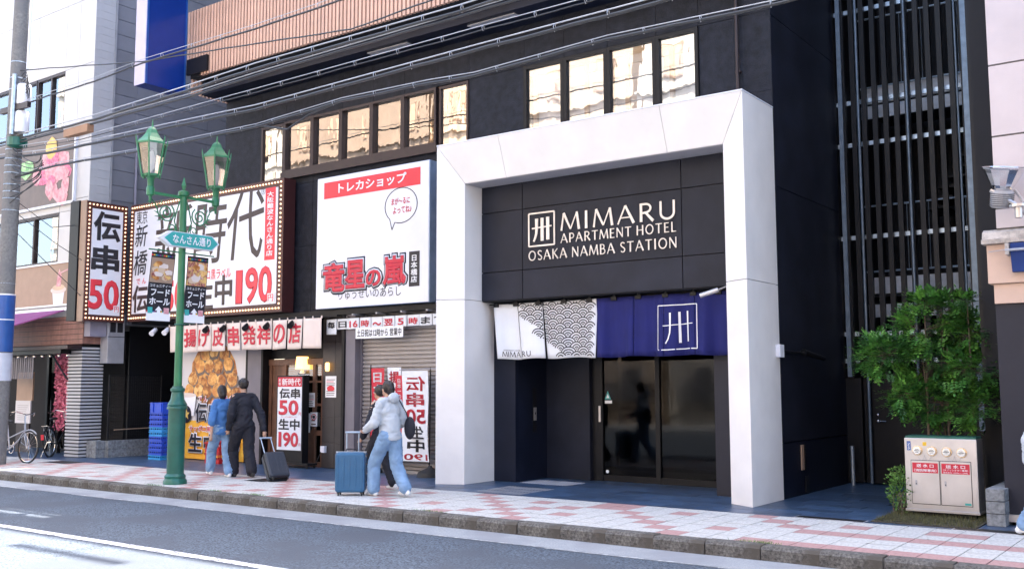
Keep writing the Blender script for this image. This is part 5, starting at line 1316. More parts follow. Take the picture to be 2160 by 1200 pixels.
t = flag('tall white banner flag with mirrored red and black price characters by the portal', -7.027, .9, 1.86, .62, 1.60, 0, [
  ('伝', .10, .56, 1.50, 1.76, M['crimson'], .03), ('串', .08, .54, 1.22, 1.47, M['crimson'], .045), ('50', .06, .58, .92, 1.18, M['crimson'], .045), ('生', .12, .52, .66, .88, INK, .03), ('中', .12, .52, .42, .64, INK, .045), ('190', .06, .58, .28, .39, M['crimson'], .03)], M['cloth_white'], mirror=True, pole=False)
px0 = -7.027
MB().tube([(px0 + .64, .93, .08), (px0 + .66, .93, 1.92)], .012, 6).build('pole', M['black'], t); MB().tube([(px0 - .06, .9, 1.88), (px0 + .8, .92, 1.90)], .007, 6).build('cross_rod', M['pale_metal'], t); MB().lathe([(.24, 0), (.22, .08), (.05, .16), (.03, .2)], (px0 + .66, .93, 0), 14).build('base', M['rubber'], t, smooth=True)
flag('red banner flag with two white characters left of the shutter', -7.848, .95, 1.92, .34, 1.70, 0, [('日', .06, .28, 1.66, 1.84, WP, .04), ('本', .05, .29, 1.42, 1.62, WP, .04), ('一', .05, .29, 1.30, 1.33, WP, .04), ('の', .06, .28, 1.05, 1.22, WP, .04)], M['crimson'])
flag('white banner flag with red characters partly hidden behind the red one', -7.476, 1.0, 1.93, .34, 1.70, 0, [('揚', .04, .30, 1.64, 1.86, M['crimson'], .04), ('げ', .05, .30, 1.38, 1.60, M['crimson'], .04), ('皮', .04, .30, 1.10, 1.34, M['crimson'], .04)], M['cloth_white'], pole=False)
flag('narrow red banner flag with small white characters beside the mirrored flag', -7.211, .93, 1.78, .18, 1.5, 0, [('日\n本\n一\nの\nパ\nリ\nチ\n!', .04, .14, 1.0, 1.72, WP, .04)], M['crimson'], pole=False)
# crates
def crate(m):
    mb = MB(); w_, d_, h = .46, .36, .098; t_ = .014
    mb.box(-w_ / 2, w_ / 2, -d_ / 2, d_ / 2, 0, .01)
    for s in (-1, 1):
        mb.box(-w_ / 2, w_ / 2, s * d_ / 2 - t_ / 2, s * d_ / 2 + t_ / 2, .010, h * .42); mb.box(-w_ / 2 - .008, w_ / 2 + .008, s * d_ / 2 - t_, s * d_ / 2 + t_, h * .82, h)
        mb.box(s * w_ / 2 - t_ / 2, s * w_ / 2 + t_ / 2, -d_ / 2, d_ / 2, .010, h * .42); mb.box(s * w_ / 2 - t_, s * w_ / 2 + t_, -d_ / 2, d_ / 2, h * .82, h)
        for k in range(6): x = -w_ / 2 + .03 + k * (w_ - .06) / 5; mb.box(x - .012, x + .012, s * d_ / 2 - .006, s * d_ / 2 + .006, h * .42, h * .82)
        for k in range(5): y = -d_ / 2 + .03 + k * (d_ - .06) / 4; mb.box(s * w_ / 2 - .006, s * w_ / 2 + .006, y - .012, y + .012, h * .42, h * .82)
    return mb.build('stacking_crate', m)
proto = {}
cc = 'bbcbbccbbc'
nm_ = ['bottom', 'second from the ground', 'third from the ground', 'fourth from the ground', 'fifth from the ground', 'sixth from the ground', 'seventh from the ground', 'third from the top', 'second from the top', 'topmost']
for k in range(10):
    col = 'cyan' if k in (0, 5, 6) else 'blue'
    if col not in proto: c = crate(M['crate_' + col]); proto[col] = c
    else: c = proto[col].copy(); COL.objects.link(c)
    c.location = (-14.0 + rnd.uniform(-.01, .01), .80 + rnd.uniform(-.008, .008), .001 + k * .101); c.rotation_euler = (0, 0, rnd.uniform(-.03, .03))
    tag(c, f'{"light blue" if col == "cyan" else "blue"} plastic crate, {nm_[k]} of the stack behind the lamp post', 'crate', 'blue plastic crates stacked by the dark passage')
t = thing('deep_crate', 'deep bright blue bin sitting on the blue crate stack', 'crate', (-14, .8, 1.012))
mb = MB(); mb.box(-14.23, -13.77, .62, .98, 1.012, 1.03)
for s in (-1, 1): mb.box(-14.23, -13.77, .8 + s * .175 - .006, .8 + s * .175 + .006, 1.03, 1.24); mb.box(-14 + s * .225 - .006, -14 + s * .225 + .006, .62, .98, 1.03, 1.24)
mb.box(-14.245, -13.755, .605, .995, 1.225, 1.235); mb.box(-14.2, -14.1, .60, .625, 1.03, 1.22); mb.box(-13.9, -13.8, .60, .625, 1.03, 1.22)
mb.build('tub', M['crate_blue'], t)
for k in range(2):
    col = 'red'
    if col not in proto: c = crate(M['crate_red']); proto[col] = c
    else: c = proto[col].copy(); COL.objects.link(c)
    c.scale = (1, 1, 2.2); c.location = (-12.1, .85, .001 + k * .222); tag(c, ['lower', 'upper'][k] + ' red beer crate stacked before the food poster', 'crate', 'red beer crates before the poster')

# ---------------------------------------------------------------- street lamp with sign and banners
PX, PYL = -9.03, -2.39
lp = thing('street_lamp', 'green ornamental twin lantern street lamp on the pavement', 'street lamp', (PX, PYL, 0))
MB().lathe([(.19, 0), (.19, .05), (.165, .09), (.172, .13), (.138, .17), (.138, 1.20), (.138, 1.22)], (PX, PYL, 0), 20).build('base', M['green_dark'], lp, smooth=True)
MB().lathe([(.165, 1.22), (.165, 1.25), (.15, 1.27), (.16, 1.29), (.145, 1.32), (.11, 1.38), (.095, 1.50), (.115, 1.52), (.115, 1.56), (.085, 1.58), (.083, 1.60)], (PX, PYL, 0), 20).build('collar', M['green_dark'], lp, smooth=True)
MB().lathe([(.066, 1.58), (.058, 4.78), (.095, 4.80), (.095, 4.86), (.07, 4.88), (.03, 4.90)], (PX, PYL, 0), 16).build('shaft', M['green'], lp, smooth=True)
MB().lathe([(.02, 4.88), (.05, 4.97), (.012, 5.10), (.004, 5.12)], (PX, PYL, 0), 4).build('finial', M['green_light'], lp)
box(PX - .022, PX + .022, -3.06, PYL - .06, 4.74, 4.785).build('arm', M['green_light'], lp); box(PX - .022, PX + .022, PYL + .06, -1.70, 4.76, 4.805).build('arm', M['green_light'], lp)
for s in (-1, 1):
    mb = MB(); y0 = PYL + s * .10
    def Pt(u, z): return (PX, PYL + s * u, z)
    sp = [Pt(.33 + .165 * (1 - t / 30) * cos(t * .52 + 2.2), 4.47 + .165 * (1 - t / 30) * sin(t * .52 + 2.2)) for t in range(0, 27)]
    mb.tube(sp, .012, 6); sp = [Pt(.22 + .09 * (1 - t / 22) * cos(-t * .5 - 1), 4.22 + .09 * (1 - t / 22) * sin(-t * .5 - 1)) for t in range(0, 18)]; mb.tube(sp, .010, 6)
    mb.tube([Pt(.07, 4.70), Pt(.12, 4.55), Pt(.17, 4.35), Pt(.10, 4.16), Pt(.07, 4.12)], .012, 6); mb.tube([Pt(.46, 4.38), Pt(.53, 4.58), Pt(.62, 4.66), Pt(.68, 4.60)], .011, 6)
    for k in range(6): a = -.9 + k * .38; mb.tube([Pt(.33 + .165 * cos(a), 4.47 + .165 * sin(a)), Pt(.33 + .235 * cos(a + .15), 4.47 + .235 * sin(a + .15))], [.013, .003], 5)
    mb.build('scrollwork', M['green'], lp, smooth=True)
for y in (-3.03, -1.74):
    zb = 5.06
    MB().lathe([(.012, 4.58), (.03, 4.70), (.065, 4.72), (.065, 4.84), (.05, 4.86), (.055, 4.98), (.085, 5.02)], (PX, y, 0), 12).build('lantern_socket', M['green'], lp, smooth=True)
    MB().lathe([(.15, 5.02), (.155, 5.05), (.15, 5.06)], (PX, y, 0), 6).build('lantern_floor', M['green'], lp)
    rb_ = .145; rt = .235; zt = 5.56
    for k in range(6):
        a = k * pi / 3 + .26; mb = MB().tube([(PX + rb_ * cos(a), y + rb_ * sin(a), zb - .06), (PX + (rt + .02) * cos(a), y + (rt + .02) * sin(a), zt + .06), (PX + (rt + .03) * cos(a), y + (rt + .03) * sin(a), zt + .14)], [.014, .014, .003], 5); mb.build('lantern_bar', M['green_light'], lp)
        a2 = a + pi / 3; q = .97
        MB().poly([(PX + rb_ * q * cos(a), y + rb_ * q * sin(a), zb), (PX + rb_ * q * cos(a2), y + rb_ * q * sin(a2), zb), (PX + rt * q * cos(a2), y + rt * q * sin(a2), zt), (PX + rt * q * cos(a), y + rt * q * sin(a), zt)]).build('lantern_pane', M['g_lamp'], lp)
    a0_ = .26; mb = MB(); n = 6
    prof = [(.25, 5.555), (.245, 5.585), (.17, 5.66), (.11, 5.74), (.085, 5.80), (.055, 5.835), (.018, 5.86), (.014, 5.92), (.002, 6.0)]
    for r1, z in prof:
        for k in range(n): mb.v.append((PX + r1 * cos(k * pi / 3 + a0_), y + r1 * sin(k * pi / 3 + a0_), z))
    for i in range(len(prof) - 1):
        for k in range(n): mb.f.append((i * n + k, i * n + (k + 1) % n, (i + 1) * n + (k + 1) % n, (i + 1) * n + k))
    mb.f.append(tuple(range(n - 1, -1, -1))); mb.build('lantern_roof', M['green_light'], lp)
    MB().lathe([(.03, 5.06), (.03, 5.14), (.055, 5.2), (.06, 5.34), (.03, 5.44), (.005, 5.46)], (PX, y, 0), 12).build('lamp_bulb', M['white_print'], lp, smooth=True)
XS = PX + .09
ss = thing('street_name_sign', 'teal arrow shaped street name sign fixed across the green lamp post', 'street sign', (PX, PYL, 4))
ya, yb = -2.96, -1.78; zc = 4.02; hh_ = .125
arr = [(ya + .20, zc - hh_), (yb - .14, zc - hh_), (yb, zc), (yb - .14, zc + hh_), (ya + .20, zc + hh_), (ya, zc)]
MB().prism(arr, 0, XS, XS + .10).build('box', M['white_gloss'], ss)
arr2 = [(ya + .24, zc - hh_ + .012), (yb - .16, zc - hh_ + .012), (yb - .03, zc), (yb - .16, zc + hh_ - .012), (ya + .24, zc + hh_ - .012), (ya + .09, zc)]
MB().prism(arr2, 0, XS + .10, XS + .103).build('face', M['teal'], ss)
text(ss, 'なんさん通り', ya + .25, yb - .18, zc - .075, zc + .075, 'X', XS + .103, WP, .035, .003)
MB().tube([(PX, -3.02, 3.83), (PX, -1.74, 3.83)], .012, 6).build('banner_rod', M['green'], ss)
def lbanner(lb, y0, y1, sl, seed, food):
    t = thing('hanging_banner', lb, 'banner', (PX, (y0 + y1) / 2, 3.8))
    zt, zb = 3.79, 2.66
    def f(u, z): tt = (zt - z) / (zt - zb); return (u + sl * tt, z, .02 * sin(z * 5 + seed) * tt)
    def rect(name, u0, u1, z0, z1, m, d):
        mb = MB(); n = 8
        for j in range(n + 1):
            z = z0 + (z1 - z0) * j / n
            for u in (u0, u1): a, b, e = f(u, z); mb.v.append((PX + .012 + e + d, a, b))
        for j in range(n): mb.f.append((j * 2, j * 2 + 1, j * 2 + 3, j * 2 + 2))
        return mb.build(name, m, t)
    rect('cloth', y0, y1, zb, zt, INK, 0); rect('lower_white', y0, y1, zb, zb + .14, WP, .002)
    W_ = y1 - y0
    for zz2 in (zt - .05, zb + .15):
        for k in range(12): rect('colour_square', y0 + W_ * k / 12, y0 + W_ * (k + .8) / 12, zz2 - .012, zz2 + .012, (RED, M['yellow'], M['teal'], M['signblue'], M['purple'], M['green_light'])[k % 6], .003)
    rect('photo_print', y0 + .01, y1 - .01, zt - .50, zt - .09, M['tan'] if food else M['meat'], .002)
    rr = random.Random(seed)
    for k in range(16):
        c = blob(rr.uniform(y0 + .09, y1 - .09), rr.uniform(zt - .42, zt - .17), .075, .045 if food else .06, 9, .25, k)
        shape(t, 'food_print', c, 'X', PX + .012, (M['chicken'], M['meat'], M['beige'], M['lightgreen'] if k == 4 else M['cloth_cream'])[k % 4], .004 + k * .0006, .0, warp=f)
    text(t, 'コミュニティー', y0 + .03, y1 - .02, zt - .575, zt - .53, 'X', PX + .012, WP, .03, .004, warp=f); text(t, 'フード', y0 + .06, y1 - .03, zt - .72, zt - .60, 'X', PX + .012, WP, .05, .004, warp=f); text(t, 'ホール', y0 + .04, y1 - .02, zt - .87, zt - .75, 'X', PX + .012, WP, .05, .004, warp=f)
    c = (y0 + y1) / 2; z = zt - .96
    shape(t, 'arrow_print', [(c - .03, z - .05), (c + .03, z - .05), (c + .03, z), (c + .07, z), (c, z + .075), (c - .07, z), (c - .03, z)], 'X', PX + .012, WP, .004, 0, warp=f)
    rect('teal_square', y0 + .02, y0 + .11, z - .05, z + .05, M['teal'], .004); rect('pink_square', y1 - .13, y1 - .03, z - .05, z + .05, M['flowerpink'], .004)
lbanner('black banner with a bread photo on the road side of the lamp post', -2.97, -2.52, -.09, 1, True)
lbanner('black banner with a meat photo on the shop side of the lamp post', -2.28, -1.86, -.06, 2, False)
mb = MB(); mb.torus((PX, PYL, 2.62), .08, .012, 2, 16, 6); mb.tube([(PX, PYL + .05, 2.63), (PX, PYL + .3, 2.66)], .008, 5); mb.build('clamp_ring', M['green_dark'], lp)

# ---------------------------------------------------------------- utility pole, wires
UX, UY = -15.70, -1.97
up = thing('utility_pole', 'grey concrete utility pole with boxes and cables at the left edge', 'utility pole', (UX, UY, 0))
MB().lathe([(.19, 0), (.165, 6), (.145, 14)], (UX, UY, 0), 20).build('pole', M['pole'], up, smooth=True)
for z in (3.75, 5.3, 5.55, 5.7, 5.85, 6.1, 6.25, 6.4, 6.6, 7.9, 8.15, 8.5, 9.9): MB().torus((UX, UY, z), .172 - .002 * z, .012, 2, 18, 5).build('steel_band', M['galv'], up)
def curved_plate(z0, z1, m, nm, r=.195):
    mb = MB(); n = 14
    for z in (z0, z1):
        for k in range(n + 1): a = -pi * .75 + pi * 1.1 * k / n; mb.v.append((UX + r * cos(a), UY + r * sin(a), z))
    for k in range(n): mb.f.append((k, k + 1, n + 2 + k, n + 1 + k))
    mb.build(nm, m, up, smooth=True)
curved_plate(2.32, 2.98, M['signblue'], 'blue_advert'); curved_plate(3.0, 3.5, M['signblue'], 'blue_advert'); curved_plate(2.98, 3.0, WP, 'advert_edge', .1955); curved_plate(3.5, 3.53, WP, 'advert_edge', .1955); curved_plate(1.72, 2.30, M['signpale'], 'pale_plate', .196)
box(UX + .10, UX + .17, UY - .16, UY - .145, .95, 1.70).build('yellow_guard', M['yellow'], up)
for z in (1.12, 1.4): box(UX + .10, UX + .17, UY - .164, UY - .161, z, z + .02).build('black_stripe', INK, up)
MB().lathe([(.13, 0), (.14, .02), (.14, .40), (.12, .43)], (UX + .30, UY, 7.55), 16).build('insulator_drum', M['white_gloss'], up, smooth=True); MB().lathe([(.13, 0), (.14, .02), (.14, .42), (.12, .45)], (UX + .28, UY, 6.95), 16).build('insulator_drum', M['white_gloss'], up, smooth=True)
box(UX - .45, UX + .68, UY - .12, UY - .04, 7.42, 7.54).build('cross_arm', M['brown_frame'], up)
MB().tube([(UX + .14, UY - .14, 6.9), (UX + .14, UY - .14, 8.2)], .05, 8).build('conduit', M['galv'], up); MB().tube([(UX + .38, UY, 8.3), (UX + .38, UY, 10.5)], .03, 8).build('conduit', M['white_gloss'], up)
MB().lathe([(.10, 0), (.20, .05), (.20, .22), (.12, .25)], (UX + .12, UY, 6.62), 14).build('cable_spool', M['green_dark'], up)
tag(MB().obox((-13.05, -2.0, 6.62), (.85, .14, .15)).build('cable_joint_box', M['ceil_brown']), 'brown oblong cable joint box hanging on the wires left of the blue sign', 'joint box')
for k in range(7):
    p0 = Vector((UX + .15, UY, 8.2 - .1 * k)); c = Vector((UX + .75 + .1 * rnd.random(), UY - .1, 8.35 - .05 * k)); e = Vector((UX + .2 + .05 * k, UY, 7.65))
    MB().tube([p0.lerp(c, t / 6).lerp(c.lerp(e, t / 6), t / 6) for t in range(7)], .008, 5).build('jumper_wire', M['cable'], up)
for k in range(10):
    p0 = Vector((UX + .15, UY - .1, 6.6 - .13 * k)); c = Vector((UX + .9 + .4 * rnd.random(), UY - .1, 5.9 - .05 * k + .3 * rnd.random())); e = Vector((UX + 1.1 + .3 * rnd.random(), UY, 6.35 - .05 * k))
    MB().tube([p0.lerp(c, t / 8).lerp(c.lerp(e, t / 8), t / 8) for t in range(9)], .010, 5).build('jumper_wire', M['cable'], up)
def wire(lb, pts, strand_dz, r, thick, clips=True, y=-2.0, slack=.010, nm='overhead_cable'):
    """thick cable slung from a pale strand; pts are (x, z) along the street"""
    t = thing(nm, lb, 'cable', (pts[0][0], y, pts[0][1]))
    P3 = [Vector((x, y, z)) for x, z in pts]
    def samp(n):
        o = []
        for a, b in zip(P3[:-1], P3[1:]):
            for i in range(n): o.append(a.lerp(b, i / n))
        return o + [P3[-1]]
    q = samp(12)
    lo = [p + Vector((0, rnd.uniform(-.004, .004), -slack * abs(sin(p.x * 2.2)) )) for p in q]
    MB().tube(lo, thick, 6).build('cable', M['cable'], t, smooth=True)
    if strand_dz is not None:
        MB().tube([p + Vector((0, 0, strand_dz)) for p in q], r, 5).build('steel_strand', M['cable_grey'], t)
        if clips:
            x = pts[0][0] + .3; c0 = None
            while x < pts[-1][0]:
                for (a, b) in zip(P3[:-1], P3[1:]):
                    if a.x <= x <= b.x:
                        p = a.lerp(b, (x - a.x) / (b.x - a.x))
                        if c0 is None: c0 = MB().tube([(p.x, y - .012, p.z + strand_dz), (p.x, y - .03, p.z + strand_dz * .3), (p.x, y, p.z - thick - .012), (p.x, y + .03, p.z + strand_dz * .3), (p.x, y + .012, p.z + strand_dz)], .005, 4).build('hanger', M['cable_grey'], t); cx0, cz0 = p.x, p.z
                        else: inst(c0, t, (p.x - cx0, 0, p.z - cz0))
                        break
                x += .80 + rnd.uniform(-.12, .12)
    return t
wire('topmost thin wire rising over the cedar slats from the pole', [(-15.4, 8.31), (-10.97, 7.63), (-7.74, 7.30), (-5.5, 7.06), (-3.86, 7.14), (2, 7.5), (12, 8.3)], None, 0, .012)
wire('thick sagging cable with hangers crossing the blue sign', [(-14.9, 7.54), (-14.2, 7.55), (-12.7, 7.54), (-10.97, 7.60), (-7.74, 7.56), (-3, 7.6), (12, 8.3)], .07, .006, .016)
wire('double cable bundle running just under the cedar slats', [(-40, 7.2), (-16.1, 6.83), (-12.49, 6.77), (-9.64, 6.82), (-7.71, 6.87), (-3.38, 6.85), (-2.74, 6.86), (3, 6.95), (14, 7.3)], .09, .011, .026)
wire('thinner cable just below the double bundle', [(-15.4, 6.74), (-12.5, 6.70), (-9.6, 6.70), (-7.7, 6.75), (-3.4, 6.78), (3, 6.84), (14, 7.2)], .05, .010, .020, False)
wire('single slack cable below the upper bundles', [(-15.4, 6.60), (-12.96, 6.44), (-7.7, 6.46), (-3.08, 6.49), (-1.25, 6.49), (14, 6.9)], .06, .007, .009)
wire('thick black cable with white hangers above the first window row', [(-40, 6.9), (-16.11, 6.50), (-14.18, 6.34), (-10.89, 6.26), (-7.69, 6.17), (-3.08, 6.23), (-.26, 6.25), (14, 6.8)], .07, .010, .026)
wire('lowest thick cable running across the window tops', [(-15.4, 6.0), (-13.8, 6.04), (-11.02, 5.93), (-7.68, 5.87), (-5.68, 5.96), (-3.94, 5.92), (-3.07, 5.87), (-.94, 5.94), (1.35, 5.88), (14, 6.3)], .045, .007, .022)
wire('loose cable dipping across the first window row', [(-7.72, 5.90), (-7.3, 5.80), (-6.9, 5.70), (-6.4, 5.86), (-5.7, 5.96)], None, 0, .016, slack=0) 
for k, (z0, z1, lb) in enumerate(((4.95, 5.3, 'upper thin service wire running from the pole to the white building'), (4.6, 4.4, 'middle thin service wire running from the pole to the bulb sign'), (4.2, 3.6, 'lower thin service wire slanting from the pole towards the bulb sign'))):
    t = thing('service_wire', lb, 'cable', (-15.4, -1.9, z0)); MB().tube([(-15.4, -1.9, z0 + .5), (-15.7, -1.0, (z0 + z1) / 2 - .05), (-16.0, -.02, z1)] if k == 0 else [(-15.4, -1.9, z0 + .6), (-15.5, -1.0, (z0 + z1) / 2 + .2), (-15.6, -.3, z1)], .008, 5).build('cable', M['cable'], t)

up.rotation_euler = (0, .017, 0)
# ---------------------------------------------------------------- bicycles
def bicycle(lb, frame_m, loc, rz, basket=True):
    t = thing('bicycle', lb, 'bicycle', (0, 0, 0)); R_ = .33
    for x in (-.53, .55):
        MB().torus((x, 0, R_), R_, .019, 1, 36, 8).build('tyre', M['rubber'], t, smooth=True); MB().torus((x, 0, R_), R_ - .025, .009, 1, 30, 6).build('rim', M['chrome'], t, smooth=True)
        sm = MB()
        for k in range(18): a = 2 * pi * k / 18; sm.tube([(x + .02 * cos(a + 1), .015 * (-1) ** k, R_ + .02 * sin(a + 1)), (x + (R_ - .03) * cos(a), 0, R_ + (R_ - .03) * sin(a))], .0018, 4)
        sm.tube([(x, -.04, R_), (x, .04, R_)], .025, 8); sm.build('spokes', M['chrome'], t)
        mg = [(x + (R_ + .03) * cos(a), 0, R_ + (R_ + .03) * sin(a)) for a in [radians(q) for q in (range(20, 200, 15) if x < 0 else range(50, 165, 15))]]; MB().tube(mg, .014, 6).build('mudguard', M[frame_m], t, smooth=True)
    f = MB(); bb_, seat, head = (-.08, 0, .27), (-.24, 0, .78), (.36, 0, .80)
    f.tube([bb_, (.40, 0, .60)], .018, 8); f.tube([(-.15, 0, .50), (.39, 0, .68)], .014, 8); f.tube([bb_, seat], .016, 8); f.tube([head, (.42, 0, .56)], .02, 8)
    for s in (-.04, .04): f.tube([bb_, (-.53, s, R_)], .009, 6); f.tube([(-.2, s * .4, .66), (-.53, s, R_)], .008, 6); f.tube([(.42, s * .6, .56), (.47, s, .48), (.55, s, R_)], .010, 6)
    f.build('frame', M[frame_m], t, smooth=True)
    MB().tube([head, (.33, 0, .98), (.37, 0, 1.0)], .012, 8).build('stem', M['chrome'], t); MB().tube([(.18, -.28, 1.02), (.34, -.22, 1.06), (.38, 0, 1.0), (.34, .22, 1.06), (.18, .28, 1.02)], .011, 8).build('handlebar', M['chrome'], t, smooth=True)
    for s in (-1, 1): MB().tube([(.24, s * .26, 1.03), (.13, s * .29, 1.01)], .017, 8).build('grip', M['rubber'], t); MB().tube([(.30, s * .24, 1.03), (.22, s * .27, .98)], .005, 5).build('brake_lever', M['chrome'], t)
    mb = MB(); mb.ball((-.27, 0, .86), (.13, .085, .035), 12, 6); mb.ball((-.16, 0, .855), (.10, .04, .028), 10, 6); mb.build('saddle', M['rubber'], t, smooth=True); MB().tube([seat, (-.26, 0, .85)], .012, 6).build('seat_post', M['chrome'], t)
    MB().torus((-.08, .04, .27), .085, .008, 1, 20, 5).build('chainring', M['chrome'], t)
    for s in (1, -1): MB().tube([(-.08, .05 * s, .27), (-.08 + .02 * s, .07 * s, .27 + .16 * s)], .009, 6).build('crank', M['chrome'], t); MB().obox((-.08 + .02 * s, .11 * s, .27 + .16 * s), (.08, .08, .02)).build('pedal', M['rubber'], t)
    rk = MB(); rk.box(-.78, -.36, -.07, -.055, .70, .715); rk.box(-.78, -.36, .055, .07, .70, .715)
    for k in range(5): rk.box(-.76 + k * .09, -.745 + k * .09, -.06, .06, .70, .712)
    for s in (-.06, .06): rk.tube([(-.70, s, .70), (-.53, s, R_)], .006, 5)
    rk.build('rear_rack', M['chrome'] if frame_m != 'signblue' else M['signblue'], t); MB().tube([(-.53, .05, R_), (-.62, .16, .02)], .010, 6).build('kickstand', M['chrome'], t)
    box(-.90, -.88, -.03, .03, .40, .52).build('reflector', M['red'], t)
    if basket:
        k_ = MB()
        for zz3 in (.76, .84, .92, 1.0):
            w_ = .13 + (zz3 - .76) * .15; k_.tube([(.45, -w_, zz3), (.75, -w_, zz3), (.75, w_, zz3), (.45, w_, zz3), (.45, -w_, zz3)], .004, 4)
        for a in (-.13, -.04, .04, .13): k_.tube([(.75, a, .76), (.755, a * 1.25, 1.0)], .003, 4); k_.tube([(.46 + abs(a) * 2, -.13, .76), (.46 + abs(a) * 2, -.166, 1.0)], .003, 4); k_.tube([(.46 + abs(a) * 2, .13, .76), (.46 + abs(a) * 2, .166, 1.0)], .003, 4); k_.tube([(.46, a, .76), (.75, a, .76)], .003, 4)
        k_.build('basket', M['black'], t)
    t.location = loc; t.rotation_euler = (radians(-4), 0, rz); return t
bicycle('silver city bicycle standing by the utility pole at the left edge', 'pale_metal', (-15.311 - .72, -1.50, 0), radians(6), False)
bicycle('black bicycle with blue rack parked beside the striped column', 'black', (-17.277 + .15, .22, 0), radians(128), False)

# ---------------------------------------------------------------- people
def remesh(mb, name, m, parent, vox=.011, sm=4, fold=0.):
    me = mb.mesh(name); o = bpy.data.objects.new(name, me); COL.objects.link(o)
    a = o.modifiers.new('r', 'REMESH'); a.mode = 'VOXEL'; a.voxel_size = vox; a.use_smooth_shade = True
    b = o.modifiers.new('s', 'SMOOTH'); b.iterations = sm; b.factor = .5
    dg = bpy.context.evaluated_depsgraph_get(); me2 = bpy.data.meshes.new_from_object(o.evaluated_get(dg)); bpy.data.objects.remove(o)
    me2.name = name; me2.materials.clear(); me2.materials.append(m)
    if fold:
        sd = rnd.uniform(0, 50)
        for v in me2.vertices:
            c = v.co; q = Vector((c.x * 7 + sd, c.y * 7, c.z * 15 + 4 * noise.noise(c * 4)))
            f = (1 - abs(noise.noise(q)) * 2.4) * .7 + noise.noise(q * 2.1) * .5
            v.co = c + v.normal * fold * f
    for p in me2.polygons: p.use_smooth = True
    ob = bpy.data.objects.new(name, me2); COL.objects.link(ob); ob.parent = parent; return ob
def V(*a): return Vector(a)
def person(lb, loc, rz, H, top_m, leg_m, shoe_m, feet, knees, hands, elbows, hip_z=None, hair='short', hem=.0, loose=1.0, sleeve='long', lean=.03, female=False, hat=False):
    """local frame: x right, y forward, z up; feet / hands given as local points (left, right)"""
    t = thing('person', lb, 'person', (0, 0, 0)); k = H / 1.72
    hz = (hip_z or .90) * k; sh = 1.42 * k; sw = (.165 if female else .190) * k; hw = .095 * k
    yl = lean; hipc = V(0, 0, hz); chest = V(0, yl, 1.27 * k); neck = V(0, yl + .02, 1.46 * k); head = V(0, yl + .05, 1.60 * k)
    body = MB()
    body.ball(hipc + V(0, 0, .03), (.155 * k, .105 * k, .13 * k), 16, 10); body.cap(hipc + V(0, 0, .05), V(0, yl * .6, 1.12 * k), .11 * k, .11 * k); body.ball(chest, (.165 * k, .105 * k, .17 * k), 16, 10)
    body.cap(V(-sw * .8, yl, sh), V(sw * .8, yl, sh), .055 * k, .055 * k); body.cap(neck - V(0, .01, .06), neck + V(0, .01, .05), .052 * k, .048 * k)
    # head
    body.ball(head + V(0, 0, .015), (.074 * k, .092 * k, .105 * k), 18, 12); body.ball(head + V(0, .035, -.055) * k, (.052 * k, .055 * k, .055 * k), 14, 8)
    body.ball(head + V(0, .098, -.005) * k, (.012 * k, .02 * k, .022 * k), 8, 6)
    for s in (-1, 1): body.ball(head + V(.075 * s, 0, -.005) * k, (.012 * k, .022 * k, .032 * k), 8, 6)
    body.ball(head + V(0, .088, -.055) * k, (.024 * k, .012 * k, .008 * k), 8, 5)
    HP = []; 
    for i, s in enumerate((-1, 1)):
        S0 = V(sw * s, yl, sh - .01); E_ = V(*elbows[i]) * k; Wt = V(*hands[i]) * k
        body.cap(S0, E_, .047 * k, .038 * k); body.cap(E_, Wt, .037 * k, .025 * k)
        d = (Wt - E_).normalized(); sd = d.cross(V(0, 0, 1) if abs(d.z) < .8 else V(0, 1, 0)).normalized(); fo = sd.cross(d).normalized()
        palm = Wt + d * .045 * k; body.cap(Wt, Wt + d * .07 * k, .024 * k, .030 * k, 10)
        for q in range(4):
            b0 = Wt + d * .075 * k + sd * (q - 1.5) * .019 * k; L_ = (.038, .046, .043, .032)[q] * k
            b1 = b0 + (d * .9 + fo * .35).normalized() * L_; b2 = b1 + (d * .3 + fo * .95).normalized() * L_ * .7; body.cap(b0, b1, .0095 * k, .0085 * k, 8); body.cap(b1, b2, .0085 * k, .0075 * k, 8)
        th0 = Wt + d * .025 * k + sd * .028 * k * s; th1 = th0 + (d * .7 + sd * .6 * s + fo * .4).normalized() * .045 * k; body.cap(th0, th1, .011 * k, .009 * k, 8)
        HP.append((S0, E_, Wt, palm))
    LG = []
    for i, s in enumerate((-1, 1)):
        h0 = hipc + V(hw * s, 0, -.02); kn = V(*knees[i]) * k; an = V(*feet[i]) * k + V(0, 0, .08 * k)
        body.cap(h0, kn, .082 * k, .052 * k); body.cap(kn, an, .05 * k, .034 * k); LG.append((h0, kn, an))
    remesh(body, 'body', M['skin'], t, .010, 3)
    # top
    tp_ = MB(); e = .018 * k * loose
    tp_.ball(chest, (.150 * k + e, .108 * k + e, .17 * k), 18, 10); tp_.cap(V(0, yl * .3, hz + .06 - hem), V(0, yl * .7, 1.15 * k), .125 * k + e, .122 * k + e, 18)
    tp_.ball(V(0, 0, hz + .04 - hem), (.160 * k + e, .118 * k + e, .07 * k), 18, 8)
    tp_.cap(V(-sw * .72, yl, sh - .012), V(sw * .72, yl, sh - .012), .055 * k + e * .4, .055 * k + e * .4); tp_.cap(neck - V(0, .01, .08), neck - V(0, .01, .03), .075 * k, .062 * k)
    for S0, E_, Wt, pm_ in HP:
        tp_.cap(S0 + V(-.02 if S0.x > 0 else .02, 0, -.02), E_, .050 * k + e * .6, .045 * k + e * .9)
        if sleeve == 'long': tp_.cap(E_, E_.lerp(Wt, .93), .044 * k + e, .033 * k + e * .6)
        else: tp_.cap(E_, E_.lerp(Wt, .2), .044 * k + e, .042 * k + e)
